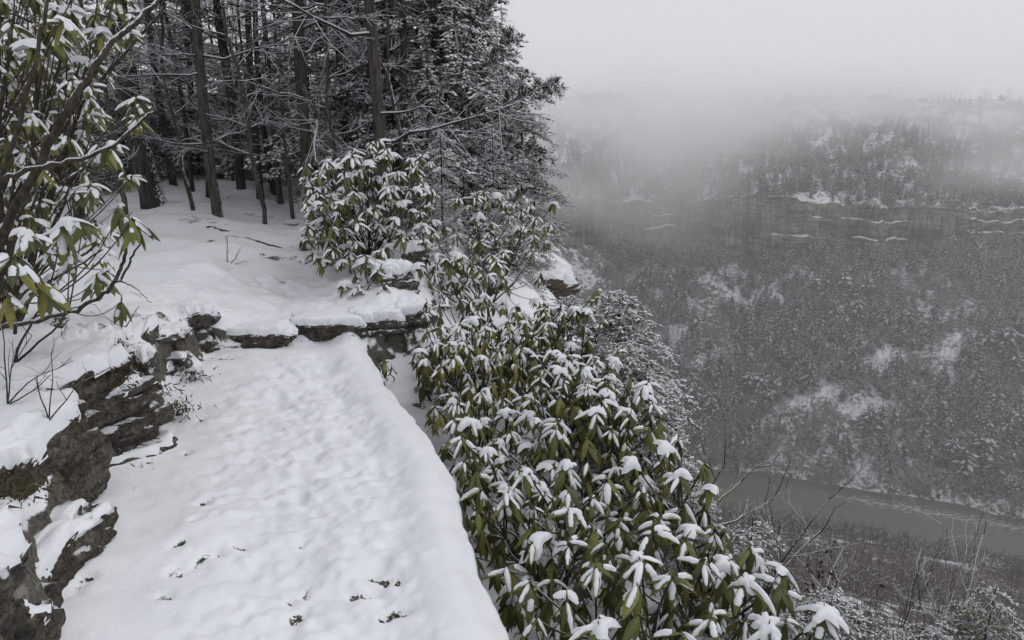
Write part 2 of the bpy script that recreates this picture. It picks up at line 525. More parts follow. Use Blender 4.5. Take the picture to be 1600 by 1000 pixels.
def ground(x, y, fine=True, want_bare=False):
    x = np.asarray(x, float)
    y = np.asarray(y, float)
    wx = x + 0.05 * noise2(x * 3.1, y * 3.1, 41) + 0.025 * noise2(x * 9, y * 9, 42)
    wy = y + 0.05 * noise2(x * 3.1, y * 3.1, 43) + 0.02 * noise2(x * 9, y * 9, 44)
    du = sdf(wx, wy, UPPER)
    wx2 = x + 0.026 * noise2(x * 2.3, y * 2.3, 45) + 0.014 * noise2(x * 6, y * 6, 46) + 0.006 * noise2(x * 15, y * 15, 49)
    dp = sdf(wx2, y, PATHPOLY)
    # upper ground: left bank, terrace, rising forest floor
    rim = 0.20 + 0.27 * np.maximum(sstep(-2.0, -2.5, x) * sstep(6.2, 4.8, y), sstep(4.9, 4.2, y))
    hu = rim + 0.055 * np.clip(y - 5.4, 0, 7) + 0.06 * np.clip(-x - 2.2, 0, 3.5) - 0.015 * np.maximum(y - 13, 0)
    hu = hu + 0.07 * fbm2(x * 0.9, y * 0.9, 3, 3) + 0.025 * fbm2(x * 3.2, y * 3.2, 3, 5)
    hu = hu - 0.09 * np.exp(-np.maximum(du, 0) / 0.14)
    # trodden hollow of the trail across the terrace
    trail = np.exp(-((x - np.interp(y, [5, 7, 9, 12, 16], [-1.75, -2.2, -2.9, -4.0, -5.5])) / 0.55) ** 2) * (y > 4)
    hu = hu - 0.05 * trail
    # the path slab
    hp = 0.018 * fbm2(x * 1.6, y * 1.6, 3, 9) + 0.022 * np.exp(-((dp - 0.12) / 0.1) ** 2) * sstep(1.2, 1.8, y) - 0.016 * np.exp(-((dp - 0.34) / 0.1) ** 2)
    dl = np.maximum(-du, 0)
    hp = hp + 0.11 * np.exp(-(dl / 0.28) ** 1.5) * sstep(5.3, 4.7, y) + 0.04 * np.exp(-((dl - 0.45) / 0.3) ** 2)
    hp = hp - 0.05 * np.exp(-np.maximum(dp, 0) / 0.05)
    # right of the slab: a drop, then a slope that steepens to the cliff
    dr = np.maximum(-np.maximum(dp, du), 0)
    k = sstep(6.0, 4.6, y)
    lip = (0.30 + 0.05 * noise2(x * 2, y * 2, 8)) * k + 0.08
    hs_ = np.where(k > 0.5, 0.0, 0.0) + (hu * (1 - k)) - lip * sstep(0, 0.12, dr) - (0.28 + 0.42 * (1 - k)) * dr + 0.06 * fbm2(x * 1.7, y * 1.7, 3, 12) * sstep(0.05, 0.5, dr)
    e = x - np.interp(y, CLIFF_Y, CLIFF_X) + 0.3 * noise2(x * .8, y * .8, 15)
    hs_ = hs_ - 0.5 * np.maximum(e, 0) - np.minimum(2.6 * np.maximum(e - 0.3, 0), 46) - 0.4 * np.maximum(e - 18, 0)
    tu = sstep(-0.05, 0.04, du)
    tp = sstep(-0.085, 0.03, dp)
    low = hs_ * (1 - tp) + hp * tp
    h = low * (1 - tu) + hu * tu
    on_path = tp * (1 - tu)
    if fine:
        tr = on_path * sstep(0.25, 0.7, dl) * sstep(0.1, 0.35, dp)
        h = h + (0.004 + 0.010 * tr) * fbm2(x * 7.5, y * 7.5, 2, 21) + (0.0015 + 0.011 * tr) * fbm2(x * 17, y * 17, 2, 24) - 0.012 * tr * sstep(.25, .7, noise2(x * 10, y * 8, 27))
        h = h + (0.035 * np.abs(noise2(x * 4.5, y * 4.5, 31)) + .02 * np.abs(noise2(x * 11, y * 11, 32))) * tu
    bare = np.zeros_like(h)
    for bx, by, rx, ry in BARE:
        m = (np.abs(x - bx) < rx * 4) & (np.abs(y - by) < ry * 4)
        if m.any():
            r = ((x[m] - bx) / rx) ** 2 + ((y[m] - by) / ry) ** 2
            r = np.maximum(r * (1 + 0.8 * noise2(x[m] * 22, y[m] * 22, 47)) + 1.1 * noise2(x[m] * 45, y[m] * 45, 48) - 0.15, 0)
            bare[m] = np.maximum(bare[m], 0.66 * np.exp(-0.5 * r))
            h[m] -= 0.022 * np.exp(-0.5 * r)
    if want_bare:
        bare = np.maximum(bare, 0.62 * sstep(.50, .72, noise2(x * 7, y * 7, 35)) * tu * sstep(.03, .12, du) * sstep(7, 4, y) * sstep(-1.5, -2.2, x))
        bare = np.maximum(bare, 0.5 * sstep(.55, .8, noise2(x * 6, y * 6, 36)) * tu * sstep(5, 8, y))
        # thin snow under the bank, beneath the trees and right at the rim
        bare = np.maximum(bare, 0.42 * np.exp(-((du - 0.02) / 0.05) ** 2))
        bare = np.maximum(bare, 0.43 * sstep(7.5, 12, y) * sstep(-0.2, 0.3, du) * (1 - .5 * trail))
        bare = np.maximum(bare, 0.47 * sstep(0.25, 0.6, dr) * sstep(8, 4, y))
        reg = np.where(tu > 0.5, 1, np.where(tp > 0.35, 0, 2))
        return h, bare, reg
    return h


def gz(x, y):
    return float(ground(np.array([float(x)]), np.array([float(y)]), False)[0])


def hit(px, py, lo=3.0, hi=40.0):
    """Where the sight line through a photo pixel meets the ground."""
    d = ray(px, py)
    ds = np.linspace(lo, hi, 1500)
    P = d[None] * (ds / d[1])[:, None] + np.array([0, 0, CAM_H])
    below = P[:, 2] < ground(P[:, 0], P[:, 1], False)
    i = int(np.argmax(below)) if below.any() else len(ds) - 1
    return P[i]


def grid_mesh(xs, ys, keep=None, drop=0.0):
    X, Y = np.meshgrid(xs, ys)
    h, bare, reg = ground(X.ravel(), Y.ravel(), True, True)
    nx, ny = len(xs), len(ys)
    P = np.stack([X.ravel(), Y.ravel(), h - drop], 1)
    # weather the steep faces sideways so that they break like rock
    gy, gx = np.gradient(h.reshape(ny, nx), ys, xs)
    st = sstep(0.9, 2.0, np.hypot(gx, gy)).ravel()
    amp = 0.022 * st * (bare > 0.02)
    P[:, 0] += amp * fbm3(P[:, 0] * 6, P[:, 1] * 6, P[:, 2] * 13, 3, 51)
    P[:, 1] += amp * fbm3(P[:, 0] * 6, P[:, 1] * 6, P[:, 2] * 13, 3, 61)
    i, j = np.meshgrid(np.arange(nx - 1), np.arange(ny - 1))
    a = (j * nx + i).ravel()
    F = np.stack([a, a + 1, a + 1 + nx, a + nx], 1)
    return P, bare, reg, F


def split(parts):
    """Hand the quads of the sheets out to path, snow_bank and hillside."""
    for r, (nm, lab) in enumerate([('path', 'snow-covered footpath with trodden, pitted snow'), ('snow_bank', 'snowy bank, rock terrace and forest floor above the path'),
                                   ('hillside', 'snowy slope falling away below the path')]):
        g = Geo()
        bs = []
        for P, bare, reg, F in parts:
            f = F[reg[F[:, 0]] == r]
            if len(f) == 0:
                continue
            used, inv = np.unique(f, return_inverse=True)
            g.add(P[used], inv.reshape(-1, 4))
            bs.append(bare[used])
        if g.n:
            o = link(nm, g.mesh(nm, [M_GROUND], True, {'bare': np.concatenate(bs)}))
            tag(o, lab, kind='structure')


near_x, near_y = np.arange(-3.3, 0.95, 0.0125), np.arange(1.3, 6.9, 0.0125)
mid_x = np.concatenate([np.arange(-45, -14, 0.8), np.arange(-14, 7, 0.09), np.arange(7, 22, 0.7)])
mid_y = np.concatenate([np.arange(-14, -2, 0.6), np.arange(-2, 20, 0.09), np.arange(20, 60, 0.8)])
A = grid_mesh(near_x, near_y)
B = grid_mesh(mid_x, mid_y, drop=0.004)
P_, b_, r_, F_ = B
q_ = P_[F_]
inside = ((q_[:, :, 0] > near_x[0] + .01) & (q_[:, :, 0] < near_x[-1] - .01) & (q_[:, :, 1] > near_y[0] + .01) & (q_[:, :, 1] < near_y[-1] - .01)).all(1)
split([A, (P_, b_, r_, F_[~inside])])


# ------------------------------------------------------------------ the gorge
AX, NO = np.array([0.951, -0.309]), np.array([0.309, 0.951])      # along the river, across it
T_NEAR, T_FAR, Z_R = 318.0, 363.0, -180.0
M_FARG = None


def m_fargd(name, snow_amt, c1, c2):
    t = NT(name)
    p = t.pos()
    n1 = t.noise(p, 0.05, 6, 0.65)
    n2 = t.noise(p, 0.4, 5, 0.7)
    soil = t.ramp(n2, [(0.3, c1), (0.7, c2)])
    f = t.math('ADD', t.math('MULTIPLY', n1, 0.6), t.math('MULTIPLY', n2, 0.4))
    return t.set(t.mix(t.mr(f, 0.62 - snow_amt * 0.4, 0.70 - snow_amt * 0.4, 0, 1), soil, (0.72, 0.73, 0.77, 1)), 0.9, spec=0.1)


M_FARG = m_fargd('far_slope_ground', 0.36, (0.055, 0.05, 0.047), (0.17, 0.155, 0.15))
M_NEARG = m_fargd('brushy_slope_ground', 0.20, (0.045, 0.034, 0.03), (0.11, 0.085, 0.075))


def plateau_q(x, y):
    """Metres outside our own plateau's rim (negative on it)."""
    rim = np.array([(300, -400), (40, -60), (5, -10), (2.2, 0), (1.75, 2), (1.6, 4), (1.3, 9), (1.1, 16), (0.8, 25), (-3, 45), (-60, 75), (-400, 190), (-400, -400)], float)
    return -sdf(x, y, rim)


def near_side(x, y):
    q = plateau_q(x, y)
    r = np.maximum(T_NEAR - (x * NO[0] + y * NO[1]), 0)
    u = np.clip((q - 16) / np.maximum(q - 16 + r, 1e-6), 0, 1)
    z = np.where(q < 16, -4 - 44 * sstep(-3, 16, q), -48 + (Z_R + 48) * u)
    z = z + 5 * fbm2(x * 0.02, y * 0.02, 3, 70) * sstep(10, 50, q) * sstep(0, 40, r)
    return np.where(r <= 0, Z_R - 3, z)


gx_, gy_ = np.arange(-380, 700, 5.0), np.arange(-200, 420, 5.0)
X, Y = np.meshgrid(gx_, gy_)
Z = near_side(X.ravel(), Y.ravel())
i, j = np.meshgrid(np.arange(len(gx_) - 1), np.arange(len(gy_) - 1))
a = (j * len(gx_) + i).ravel()
F = np.stack([a, a + 1, a + 1 + len(gx_), a + len(gx_)], 1)
tt = (X * NO[0] + Y * NO[1]).ravel()
qq = plateau_q(X.ravel(), Y.ravel())
F = F[(tt[F[:, 0]] < 345) & (qq[F] > 0.5).all(1)]
g = Geo()
g.add(np.stack([X.ravel(), Y.ravel(), Z], 1), F)
tag(link('gorge_slope', g.mesh('gorge_slope', [M_NEARG])), 'brushy slope below the path falling to the river', kind='structure')

# river: ripples and a band of white riffles along the far bank
t = NT('river_water')
p = t.pos((1, 1, 1))
rot = t.n('ShaderNodeMapping', {'Vector': p, 'Rotation': (0, 0, math.atan2(0.309, 0.951)), 'Scale': (0.35, 1, 1)}).outputs[0]
n1 = t.noise(rot, 0.8, 6, 0.7)
n2 = t.noise(rot, 0.09, 4)
sx = t.n('ShaderNodeSeparateXYZ', {0: p})
cross = t.math('ADD', t.math('MULTIPLY', sx.outputs[0], NO[0]), t.math('MULTIPLY', sx.outputs[1], NO[1]))
along = t.math('ADD', t.math('MULTIPLY', sx.outputs[0], AX[0]), t.math('MULTIPLY', sx.outputs[1], AX[1]))
band = t.math('MULTIPLY', t.mr(t.math('ABSOLUTE', t.math('SUBTRACT', cross, t.mr(along, 40, 190, 357, 347))), 0, 15, 1, 0), t.mr(along, 15, 75, 0, 1))
foam = t.mr(t.math('ADD', t.math('MULTIPLY', n1, 0.8), t.math('MULTIPLY', band, 0.24)), 0.60, 0.76, 0, 0.65)
c = t.mix(n2, (0.055, 0.058, 0.042, 1), (0.095, 0.097, 0.072, 1))
M_WATER = t.set(t.mix(foam, c, (0.62, 0.66, 0.64, 1)), t.mr(foam, 0, 1, 0.22, 0.7), n1, 0.5, 0.6, 0.4)
g = Geo()
al = np.linspace(-600, 760, 69)
for k in range(len(al) - 1):
    pts = [AX * al[k] + NO * (T_NEAR - 6), AX * al[k + 1] + NO * (T_NEAR - 6), AX * al[k + 1] + NO * (T_FAR + 8), AX * al[k] + NO * (T_FAR + 8)]
    g.add([(q[0], q[1], Z_R) for q in pts], [[0, 1, 2, 3]])
tag(link('river', g.mesh('river', [M_WATER])), 'grey-green river with white riffles at the foot of the gorge', kind='structure')

# the far side: slope, cliff band, plateau; lofted column by column
NC = 420
ca = np.linspace(-420, 800, NC)


def far_base(al):
    b = AX[None] * al[:, None] + NO[None] * (T_FAR + 4 * np.sin(al * 0.03) + 3 * noise2(al * .05, 0 * al, 80))[:, None]
    cx = b[:, 0] * 1.32
    cyy = 505 - 0.09 * (cx - 180) + 14 * np.sin(cx * 0.021) + 9 * noise2(cx * 0.045, 0 * cx, 81) + 4 * noise2(cx * 0.15, 0 * cx, 82)
    return b, np.stack([cx, cyy], 1)


FB, FC = far_base(ca)


def far_zbase(cx):
    return -80 + 5 * noise2(cx * .017, 0 * cx, 183) + 12 * sstep(285, 350, cx) - 5 * sstep(60, 160, cx) - 3 * np.sin(cx * 0.02) + 5 * noise2(cx * .03, 0 * cx, 83) - 7 * np.exp(-((cx - 265) / 60.0) ** 2)


def far_ztop(cx):
    return -48 - 5 * sstep(300, 340, cx) + 3 * noise2(cx * .013, 0 * cx, 184) + 2.5 * noise2(cx * .04, 0 * cx, 84) + 7 * np.exp(-((cx - 195) / 45.0) ** 2) + 3 * np.exp(-((cx - 150) / 25.0) ** 2)


def slope_pt(al, u):
    """Point on the far wooded slope; u 0 at the water, 1 at the foot of the cliff."""
    al, u = np.atleast_1d(al).astype(float), np.atleast_1d(u).astype(float)
    b, c = far_base(al)
    q = b + (c - b) * u[:, None]
    zb = far_zbase(c[:, 0])
    z = Z_R - 1 + (zb - Z_R) * u ** 1.12 + 5 * fbm2(q[:, 0] * .02, q[:, 1] * .02, 3, 85) * np.sin(pi * np.clip(u, 0, 1)) + 1.5 * sstep(0, .04, u)
    return np.stack([q[:, 0], q[:, 1], z], 1)


g = Geo()
NU = 60
U = np.linspace(-0.03, 1.02, NU)
rows = [slope_pt(ca, np.full(NC, uu)) for uu in U]
V = np.stack(rows)
i, j = np.meshgrid(np.arange(NC - 1), np.arange(NU - 1))
a = (j * NC + i).ravel()
g.add(V.reshape(-1, 3), np.stack([a, a + 1, a + 1 + NC, a + NC], 1))
tag(link('wooded_slope', g.mesh('wooded_slope', [M_FARG])), 'snowy wooded slope on the far side of the gorge', kind='structure')

t = NT('cliff_rock')
n1 = t.noise(t.pos((1, 1, 4.0)), 0.035, 7, 0.65)
n2 = t.noise(t.pos((1, 1, 0.2)), 0.2, 7, 0.72)
n3 = t.noise(t.pos(), 0.02, 3)
f = t.math('ADD', t.math('MULTIPLY', n1, 0.55), t.math('MULTIPLY', n2, 0.45))
c = t.ramp(f, [(0.40, (0.03, 0.028, 0.026)), (0.49, (0.14, 0.127, 0.115)), (0.58, (0.40, 0.36, 0.32))])
n4 = t.noise(t.pos((0.6, 0.6, 5.0)), 0.13, 7, 0.75)
n5 = t.noise(t.pos((1, 1, 0.12)), 0.55, 5, 0.7)
c = t.mix(t.mr(n3, 0.47, 0.60, 0, 0.55), c, (0.32, 0.27, 0.22, 1))
c = t.n('ShaderNodeMix', {0: 0.9, 6: c, 7: t.ramp(n4, [(0.40, (0.12, 0.12, 0.12)), (0.5, (0.85, 0.85, 0.85)), (0.7, (1, 1, 1))])}, data_type='RGBA', blend_type='MULTIPLY').outputs[2]
c = t.n('ShaderNodeMix', {0: 0.85, 6: c, 7: t.ramp(n5, [(0.38, (0.12, 0.12, 0.12)), (0.5, (1, 1, 1))])}, data_type='RGBA', blend_type='MULTIPLY').outputs[2]
sn = t.mr(t.math('ADD', t.nz(), t.math('MULTIPLY', t.math('SUBTRACT', n2, 0.5), 0.35)), 0.62, 0.72, 0, 1)
M_CLIFF = t.set(t.mix(sn, c, SNOW), 0.9, t.math('ADD', n1, n2), 1.0, 1.5, 0.1)
NV = 90
cx2 = np.linspace(FC[0, 0], FC[-1, 0], 1000)
cy2 = np.interp(cx2, FC[:, 0], FC[:, 1])
zb, zt = far_zbase(cx2) - 4, far_ztop(cx2) + 1.6 * noise2(cx2 * .21, 0 * cx2, 194) + np.round(2 * noise2(cx2 * .06, 0 * cx2, 195)) * 1.1
V = np.zeros((NV, len(cx2), 3))
for r in range(NV):
    v = r / (NV - 1)
    z = zb + (zt - zb) * v
    st = np.round(2.2 * noise2(z * 0.22 + cx2 * 0.004, cx2 * 0.02, 90)) * 0.28 + noise2(z * 0.9, cx2 * 0.06, 91) * 0.22       # bedding
    bt = np.round(noise2(cx2 * 0.07, z * 0.012, 92) * 3) * 1.3 + noise2(cx2 * 0.11, z * 0.02, 192) * 1.6 + noise2(cx2 * 0.35, z * 0.03, 93) * 0.7 + 2.2 * sstep(0.10, 0.0, np.abs(noise2(cx2 * 0.055, z * 0.004, 193)))        # buttresses and joints
    ledge = 3.2 * sstep(0.42, 0.45, v + 0.05 * noise2(cx2 * 0.012, 0 * cx2, 94) + np.round(2 * noise2(cx2 * .05, 0 * cx2, 294)) * .02) + 2.4 * sstep(0.72, 0.74, v + 0.05 * noise2(cx2 * 0.014, 0 * cx2, 95) + np.round(2 * noise2(cx2 * .06, 0 * cx2, 295)) * .02)
    ledge = ledge * np.clip(0.15 + 1.1 * noise2(cx2 * 0.035, 0 * cx2 + 3, 96) + .5 * noise2(cx2 * 0.13, z * .1, 99), 0.02, 1)
    V[r] = np.stack([cx2, cy2 + st + bt + ledge + 3 * v, z], 1)
top_line = V[-1].copy()
g = Geo()
nx = len(cx2)
i, j = np.meshgrid(np.arange(nx - 1), np.arange(NV - 1))
a = (j * nx + i).ravel()
g.add(V.reshape(-1, 3), np.stack([a, a + 1, a + 1 + nx, a + nx], 1))
tag(link('cliff', g.mesh('cliff', [M_CLIFF])), 'long grey sandstone cliff band across the gorge', kind='structure')


def far_hill(x, d):
    """Height of the far plateau d metres behind the cliff edge."""
    zt_ = far_ztop(x) + (1.6 * noise2(x * .21, 0 * x, 194) + np.round(2 * noise2(x * .06, 0 * x, 195)) * 1.1) * sstep(12, 0, np.abs(d))
    top = 34 + 6 * np.sin(x * 0.008 + 0.6) + 5 * np.exp(-((x - 420) / 70.0) ** 2) + 3 * noise2(x * .01, 0 * x, 97)
    f = sstep(-40, 210, d) * 2 - sstep(-40, 210, 0 * d) * 2
    f = f / (2 - sstep(-40, 210, 0.0) * 2)
    return zt_ + (top - zt_) * f + 2.5 * fbm2(x * .02, d * .02, 2, 98) * sstep(0, 30, d)


ds = np.concatenate([np.linspace(-1, 230, 48), np.linspace(250, 760, 12)])
V = np.stack([np.stack([top_line[:, 0] + 0.25 * (top_line[:, 0] - 150) * max(d_, 0) / 500, top_line[:, 1] + d_, far_hill(top_line[:, 0], np.full(nx, float(d_)))], 1) for d_ in ds])[:, ::3]
nx3 = V.shape[1]
g = Geo()
i, j = np.meshgrid(np.arange(nx3 - 1), np.arange(len(ds) - 1))
a = (j * nx3 + i).ravel()
g.add(V.reshape(-1, 3), np.stack([a, a + 1, a + 1 + nx3, a + nx3], 1))
tag(link('plateau', g.mesh('plateau', [M_FARG])), 'wooded plateau above the far cliff, lost in cloud', kind='structure')

# ------------------------------------------------------------------ air
def closed_box(lo, hi):
    g = Geo()
    V = [(x, y, z) for z in (lo[2], hi[2]) for y in (lo[1], hi[1]) for x in (lo[0], hi[0])]
    g.add(V, [[0, 2, 3, 1], [4, 5, 7, 6], [0, 1, 5, 4], [2, 6, 7, 3], [0, 4, 6, 2], [1, 3, 7, 5]])
    return g


def vol_mat(name, density, color=(1, 1, 1, 1)):
    m = bpy.data.materials.new(name)
    m.use_nodes = True
    tr = m.node_tree
    tr.nodes.remove(tr.nodes['Principled BSDF'])
    v = tr.nodes.new('ShaderNodeVolumePrincipled')
    v.inputs['Color'].default_value = color
    v.inputs['Density'].default_value = density
    v.inputs['Anisotropy'].default_value = 0.15
    tr.links.new(v.outputs[0], tr.nodes['Material Output'].inputs['Volume'])
    return m, v


HAZE = 0.0005
mh, _ = vol_mat('haze_air', HAZE)
tag(link('haze', closed_box((-700, -420, -192), (1150, 1180, 84)).mesh('haze', [mh], False)), 'thin even haze filling the gorge', kind='stuff')

# a bank of low cloud lying over the far rim
mm, mv = vol_mat('mist_cloud', 0.0)
tr = mm.node_tree
tc = tr.nodes.new('ShaderNodeTexCoord')


def mnode(typ, **kw):
    nd = tr.nodes.new(typ)
    for k, v in kw.items():
        setattr(nd, k, v)
    return nd


def mmath(op, a, b):
    nd = mnode('ShaderNodeMath', operation=op)
    for k, v in enumerate((a, b)):
        if hasattr(v, 'is_output'):
            tr.links.new(v, nd.inputs[k])
        else:
            nd.inputs[k].default_value = v
    return nd.outputs[0]


def mrange(v, a, b, c, d):
    nd = mnode('ShaderNodeMapRange')
    nd.interpolation_type = 'SMOOTHSTEP'
    tr.links.new(v, nd.inputs[0])
    for k, q in enumerate((a, b, c, d)):
        nd.inputs[k + 1].default_value = q
    return nd.outputs[0]


mp = mnode('ShaderNodeMapping')
mp.inputs['Scale'].default_value = (0.0085, 0.006, 0.016)
mp.inputs['Location'].default_value = (0.35, 0.1, 0.2)
tr.links.new(tc.outputs['Object'], mp.inputs[0])
nz_ = mnode('ShaderNodeTexNoise')
nz_.inputs['Scale'].default_value = 1.0
nz_.inputs['Detail'].default_value = 4.0
tr.links.new(mp.outputs[0], nz_.inputs['Vector'])
sxyz = mnode('ShaderNodeSeparateXYZ')
tr.links.new(tc.outputs['Object'], sxyz.inputs[0])
hgt = mmath('ADD', sxyz.outputs[2], mrange(sxyz.outputs[0], 50, 215, 46, 0))     # the cloud hangs lower to the west
hgt = mmath('ADD', hgt, mmath('MULTIPLY', mmath('SUBTRACT', nz_.outputs['Fac'], 0.5), 170.0))
dens = mmath('MULTIPLY', mrange(hgt, -45, 45, 0, 1), mrange(sxyz.outputs[1], 400, 480, 0, 1))
dens = mmath('MULTIPLY', dens, mrange(mmath('ADD', sxyz.outputs[2], mrange(sxyz.outputs[0], 150, 420, 0, 16)), 18, 60, 1, 0))
dens = mmath('MULTIPLY', dens, mrange(nz_.outputs['Fac'], .40, .60, .25, 1.3))
dens = mmath('MULTIPLY', dens, mrange(sxyz.outputs[0], 180, 420, 0.0125, 0.0110))
tr.links.new(dens, mv.inputs['Density'])
mm.cycles.volume_step_rate = 0.25
tag(link('mist', closed_box((-500, 395, -88), (900, 1000, 80)).mesh('mist', [mm], False)), 'low cloud drifting over the far rim of the gorge', kind='stuff')


# ------------------------------------------------------------------ woods across the gorge
def far_conifer(seed, tiers=8, arms=6):
    r = np.random.default_rng(seed)
    V, F3, M = [], [], []
    g = Geo()
    prisms(g, [(0, 0, -0.05)], [(0, 0, 0.97)], 0.018, 0.004, 3, 2)
    vs, fs, ms = [], [], []
    n = 0
    for k in range(tiers):
        f = k / (tiers - 1)
        z = 0.14 + 0.82 * f
        R = ((0.20 * (1 - f) ** 0.8 + 0.03) if seed % 2 else (.20 * np.sin(pi * min(1, .25 + f * .8)) ** .7 + .03)) * r.uniform(0.8, 1.2)
        for m in range(arms if f < 0.8 else 5):
            if r.random() < 0.12:
                continue
            a = 2 * pi * (m + r.random()) / arms
            L = R * r.uniform(0.65, 1.25)
            d = np.array([cos(a), sin(a), 0])
            s = np.array([-sin(a), cos(a), 0])
            w = L * r.uniform(0.28, 0.42)
            b = np.array([0, 0, z + r.uniform(-.03, .03)])
            mid = b + d * L * 0.6 + np.array([0, 0, -0.02])
            tip = b + d * L + np.array([0, 0, -L * r.uniform(.15, .5)])
            dn = np.array([0, 0, -0.05])
            vs += [b, mid + s * w + dn, tip, mid - s * w + dn, mid + np.array([0, 0, .012])]
            fs += [[n, n + 1, n + 4], [n + 1, n + 2, n + 4], [n + 2, n + 3, n + 4], [n + 3, n, n + 4]]
            ms += [0] * 4
            n += 5
            if r.random() < 0.72:
                q = r.uniform(.3, .7)
                up = np.array([0, 0, 0.022])
                vs += [b + d * L * .25 + up * .5, mid + s * w * q + dn * .4 + up * .4, tip + up * .3, mid - s * w * q + dn * .4 + up * .4, mid + up * 1.6]
                fs += [[n, n + 1, n + 4], [n + 1, n + 2, n + 4], [n + 2, n + 3, n + 4], [n + 3, n, n + 4]]
                ms += [1] * 4
                n += 5
    g.add(vs, fs, np.array(ms))
    return g


def far_bare(seed, n1=9, spread=0.55, snowy=0.22):
    """Leafless broadleaf: trunk, rising limbs, twigs."""
    r = np.random.default_rng(seed)
    g = Geo()
    lean = r.uniform(-.06, .06, 2)
    top = np.array([lean[0], lean[1], 1.0])
    prisms(g, [(0, 0, -.05), top * 0.5], [top * 0.5, top], [.008, .006], [.006, .002], 3, 0)
    P0, P1, R0 = [], [], []
    for k in range(n1):
        f = 0.3 + 0.65 * k / n1
        a = r.uniform(0, 2 * pi)
        L = (0.42 * (1 - f) + 0.1) * r.uniform(.7, 1.2)
        b = top * f
        e = b + np.array([cos(a) * L * spread, sin(a) * L * spread, L * r.uniform(.5, 1)])
        P0.append(b), P1.append(e), R0.append(.0045)
        for q in range(6):
            ff = r.uniform(.3, 1)
            b2 = b + (e - b) * ff
            v = unit((e - b) + r.normal(0, .6, 3) * L) * L * r.uniform(.25, .55)
            P0.append(b2), P1.append(b2 + v), R0.append(.0035)
            for _ in range(2):
                b3 = b2 + v * r.uniform(.3, 1)
                P0.append(b3), P1.append(b3 + unit(v + r.normal(0, .7, 3) * L * .3) * L * r.uniform(.12, .28)), R0.append(.003)
    R0 = np.array(R0)
    r_ = r.random(len(R0))
    mt = np.where(r_ < snowy, 1, 0)
    P0, P1 = np.array(P0), np.array(P1)
    for m in (0, 1):
        big = (mt == m) & (R0 > .004)
        prisms(g, P0[big], P1[big], R0[big], R0[big] * .5, 3, m)
        a, b = P0[(mt == m) & ~big], P1[(mt == m) & ~big]
        w_ = unit(np.cross(b - a, r.normal(0, 1, a.shape))) * .0038           # thinnest twigs: one sliver each
        g.add(np.stack([a - w_, a + w_, b], 1).reshape(-1, 3), np.arange(len(a) * 3).reshape(-1, 3), m)
    return g


FAR_CON = [far_conifer(100 + k) for k in range(7)]
FAR_BARE = [far_bare(200 + k) for k in range(6)]


def mass(protos, P, H, W, rng, mats, name, label):
    """Many plants joined into one mass: used only past the nearest 300."""
    g = Geo()
    kind = rng.integers(0, len(protos), len(P))
    for k, pr in enumerate(protos):
        s = np.where(kind == k)[0]
        if len(s) == 0:
            continue
        V = np.concatenate(pr.V)
        a = rng.uniform(0, 2 * pi, len(s))
        c_, s_ = np.cos(a)[:, None], np.sin(a)[:, None]
        X = (V[None, :, 0] * c_ - V[None, :, 1] * s_) * W[s, None] + P[s, 0:1]
        Y = (V[None, :, 0] * s_ + V[None, :, 1] * c_) * W[s, None] + P[s, 1:2]
        Z = V[None, :, 2] * H[s, None] + P[s, 2:3]
        base = g.n
        g.V.append(np.stack([X, Y, Z], -1).reshape(-1, 3))
        g.n += X.size
        for q in (3, 4):
            if pr.F[q]:
                f = np.concatenate(pr.F[q])
                m = np.concatenate(pr.M[q])
                g.F[q].append((base + np.arange(len(s))[:, None, None] * len(V) + f[None]).reshape(-1, q))
                g.M[q].append(np.tile(m, len(s)))
    return tag(link(name, g.mesh(name, mats, False)), label, kind='stuff')


def in_view(P, m=80):
    q = P - np.array([0, 0, CAM_H])
    dep = q[:, 1] * cos(PITCH) - q[:, 2] * sin(PITCH)
    px = 800 + FPX * q[:, 0] / np.maximum(dep, .1)
    py = 500 - FPX * (q[:, 1] * sin(PITCH) + q[:, 2] * cos(PITCH)) / np.maximum(dep, .1)
    return (dep > 1) & (px > 840 - m) & (px < 1600 + m) & (py > -m) & (py < 1000 + m), px, py, dep


def plant(protos, P, H, W, mats, one, group, cat, label, mass_name, mass_label, rng, single=300):
    """The 300 that show largest stand as objects of their own, the rest as one mass."""
    vis, px, py, dep = in_view(P, 0)
    size = np.where(vis, H / dep, 0)
    order = np.argsort(-size)
    one_ids, rest = order[:single], order[single:]
    ms = [p.mesh(one, mats, False) for p in protos]
    for i in one_ids:
        o = link(one, ms[int(rng.integers(len(ms)))], None, P[i], (0, 0, rng.uniform(0, 6.28)), (W[i], W[i], H[i]))
        tag(o, label, cat, group)
    if len(rest):
        mass(protos, P[rest], H[rest], W[rest], rng, mats, mass_name, mass_label)


r9 = np.random.default_rng(5)
# conifers on the far slope: clumped, thinner where snow shows
N = 13000
al = r9.uniform(-60, 480, N)
u = r9.uniform(0.03, 1.0, N) ** 0.9
P = slope_pt(al, u)
den = 0.60 + 0.75 * fbm2(P[:, 0] * .024, P[:, 1] * .035, 3, 120) - 0.22 * np.exp(-((P[:, 0] - 215) / 55) ** 2 - ((u - .82) / .28) ** 2) + 0.15 * sstep(300, 380, P[:, 0]) - 0.15 * sstep(0.3, 0.0, u)
k = r9.random(N) < den
P = P[k]
v = in_view(P, 120)[0]
P = P[v][:4300]
H = np.clip(np.exp(r9.normal(2.18, .36, len(P))), 4, 19) * (1 + 0.3 * noise2(P[:, 0] * .03, P[:, 1] * .03, 121))
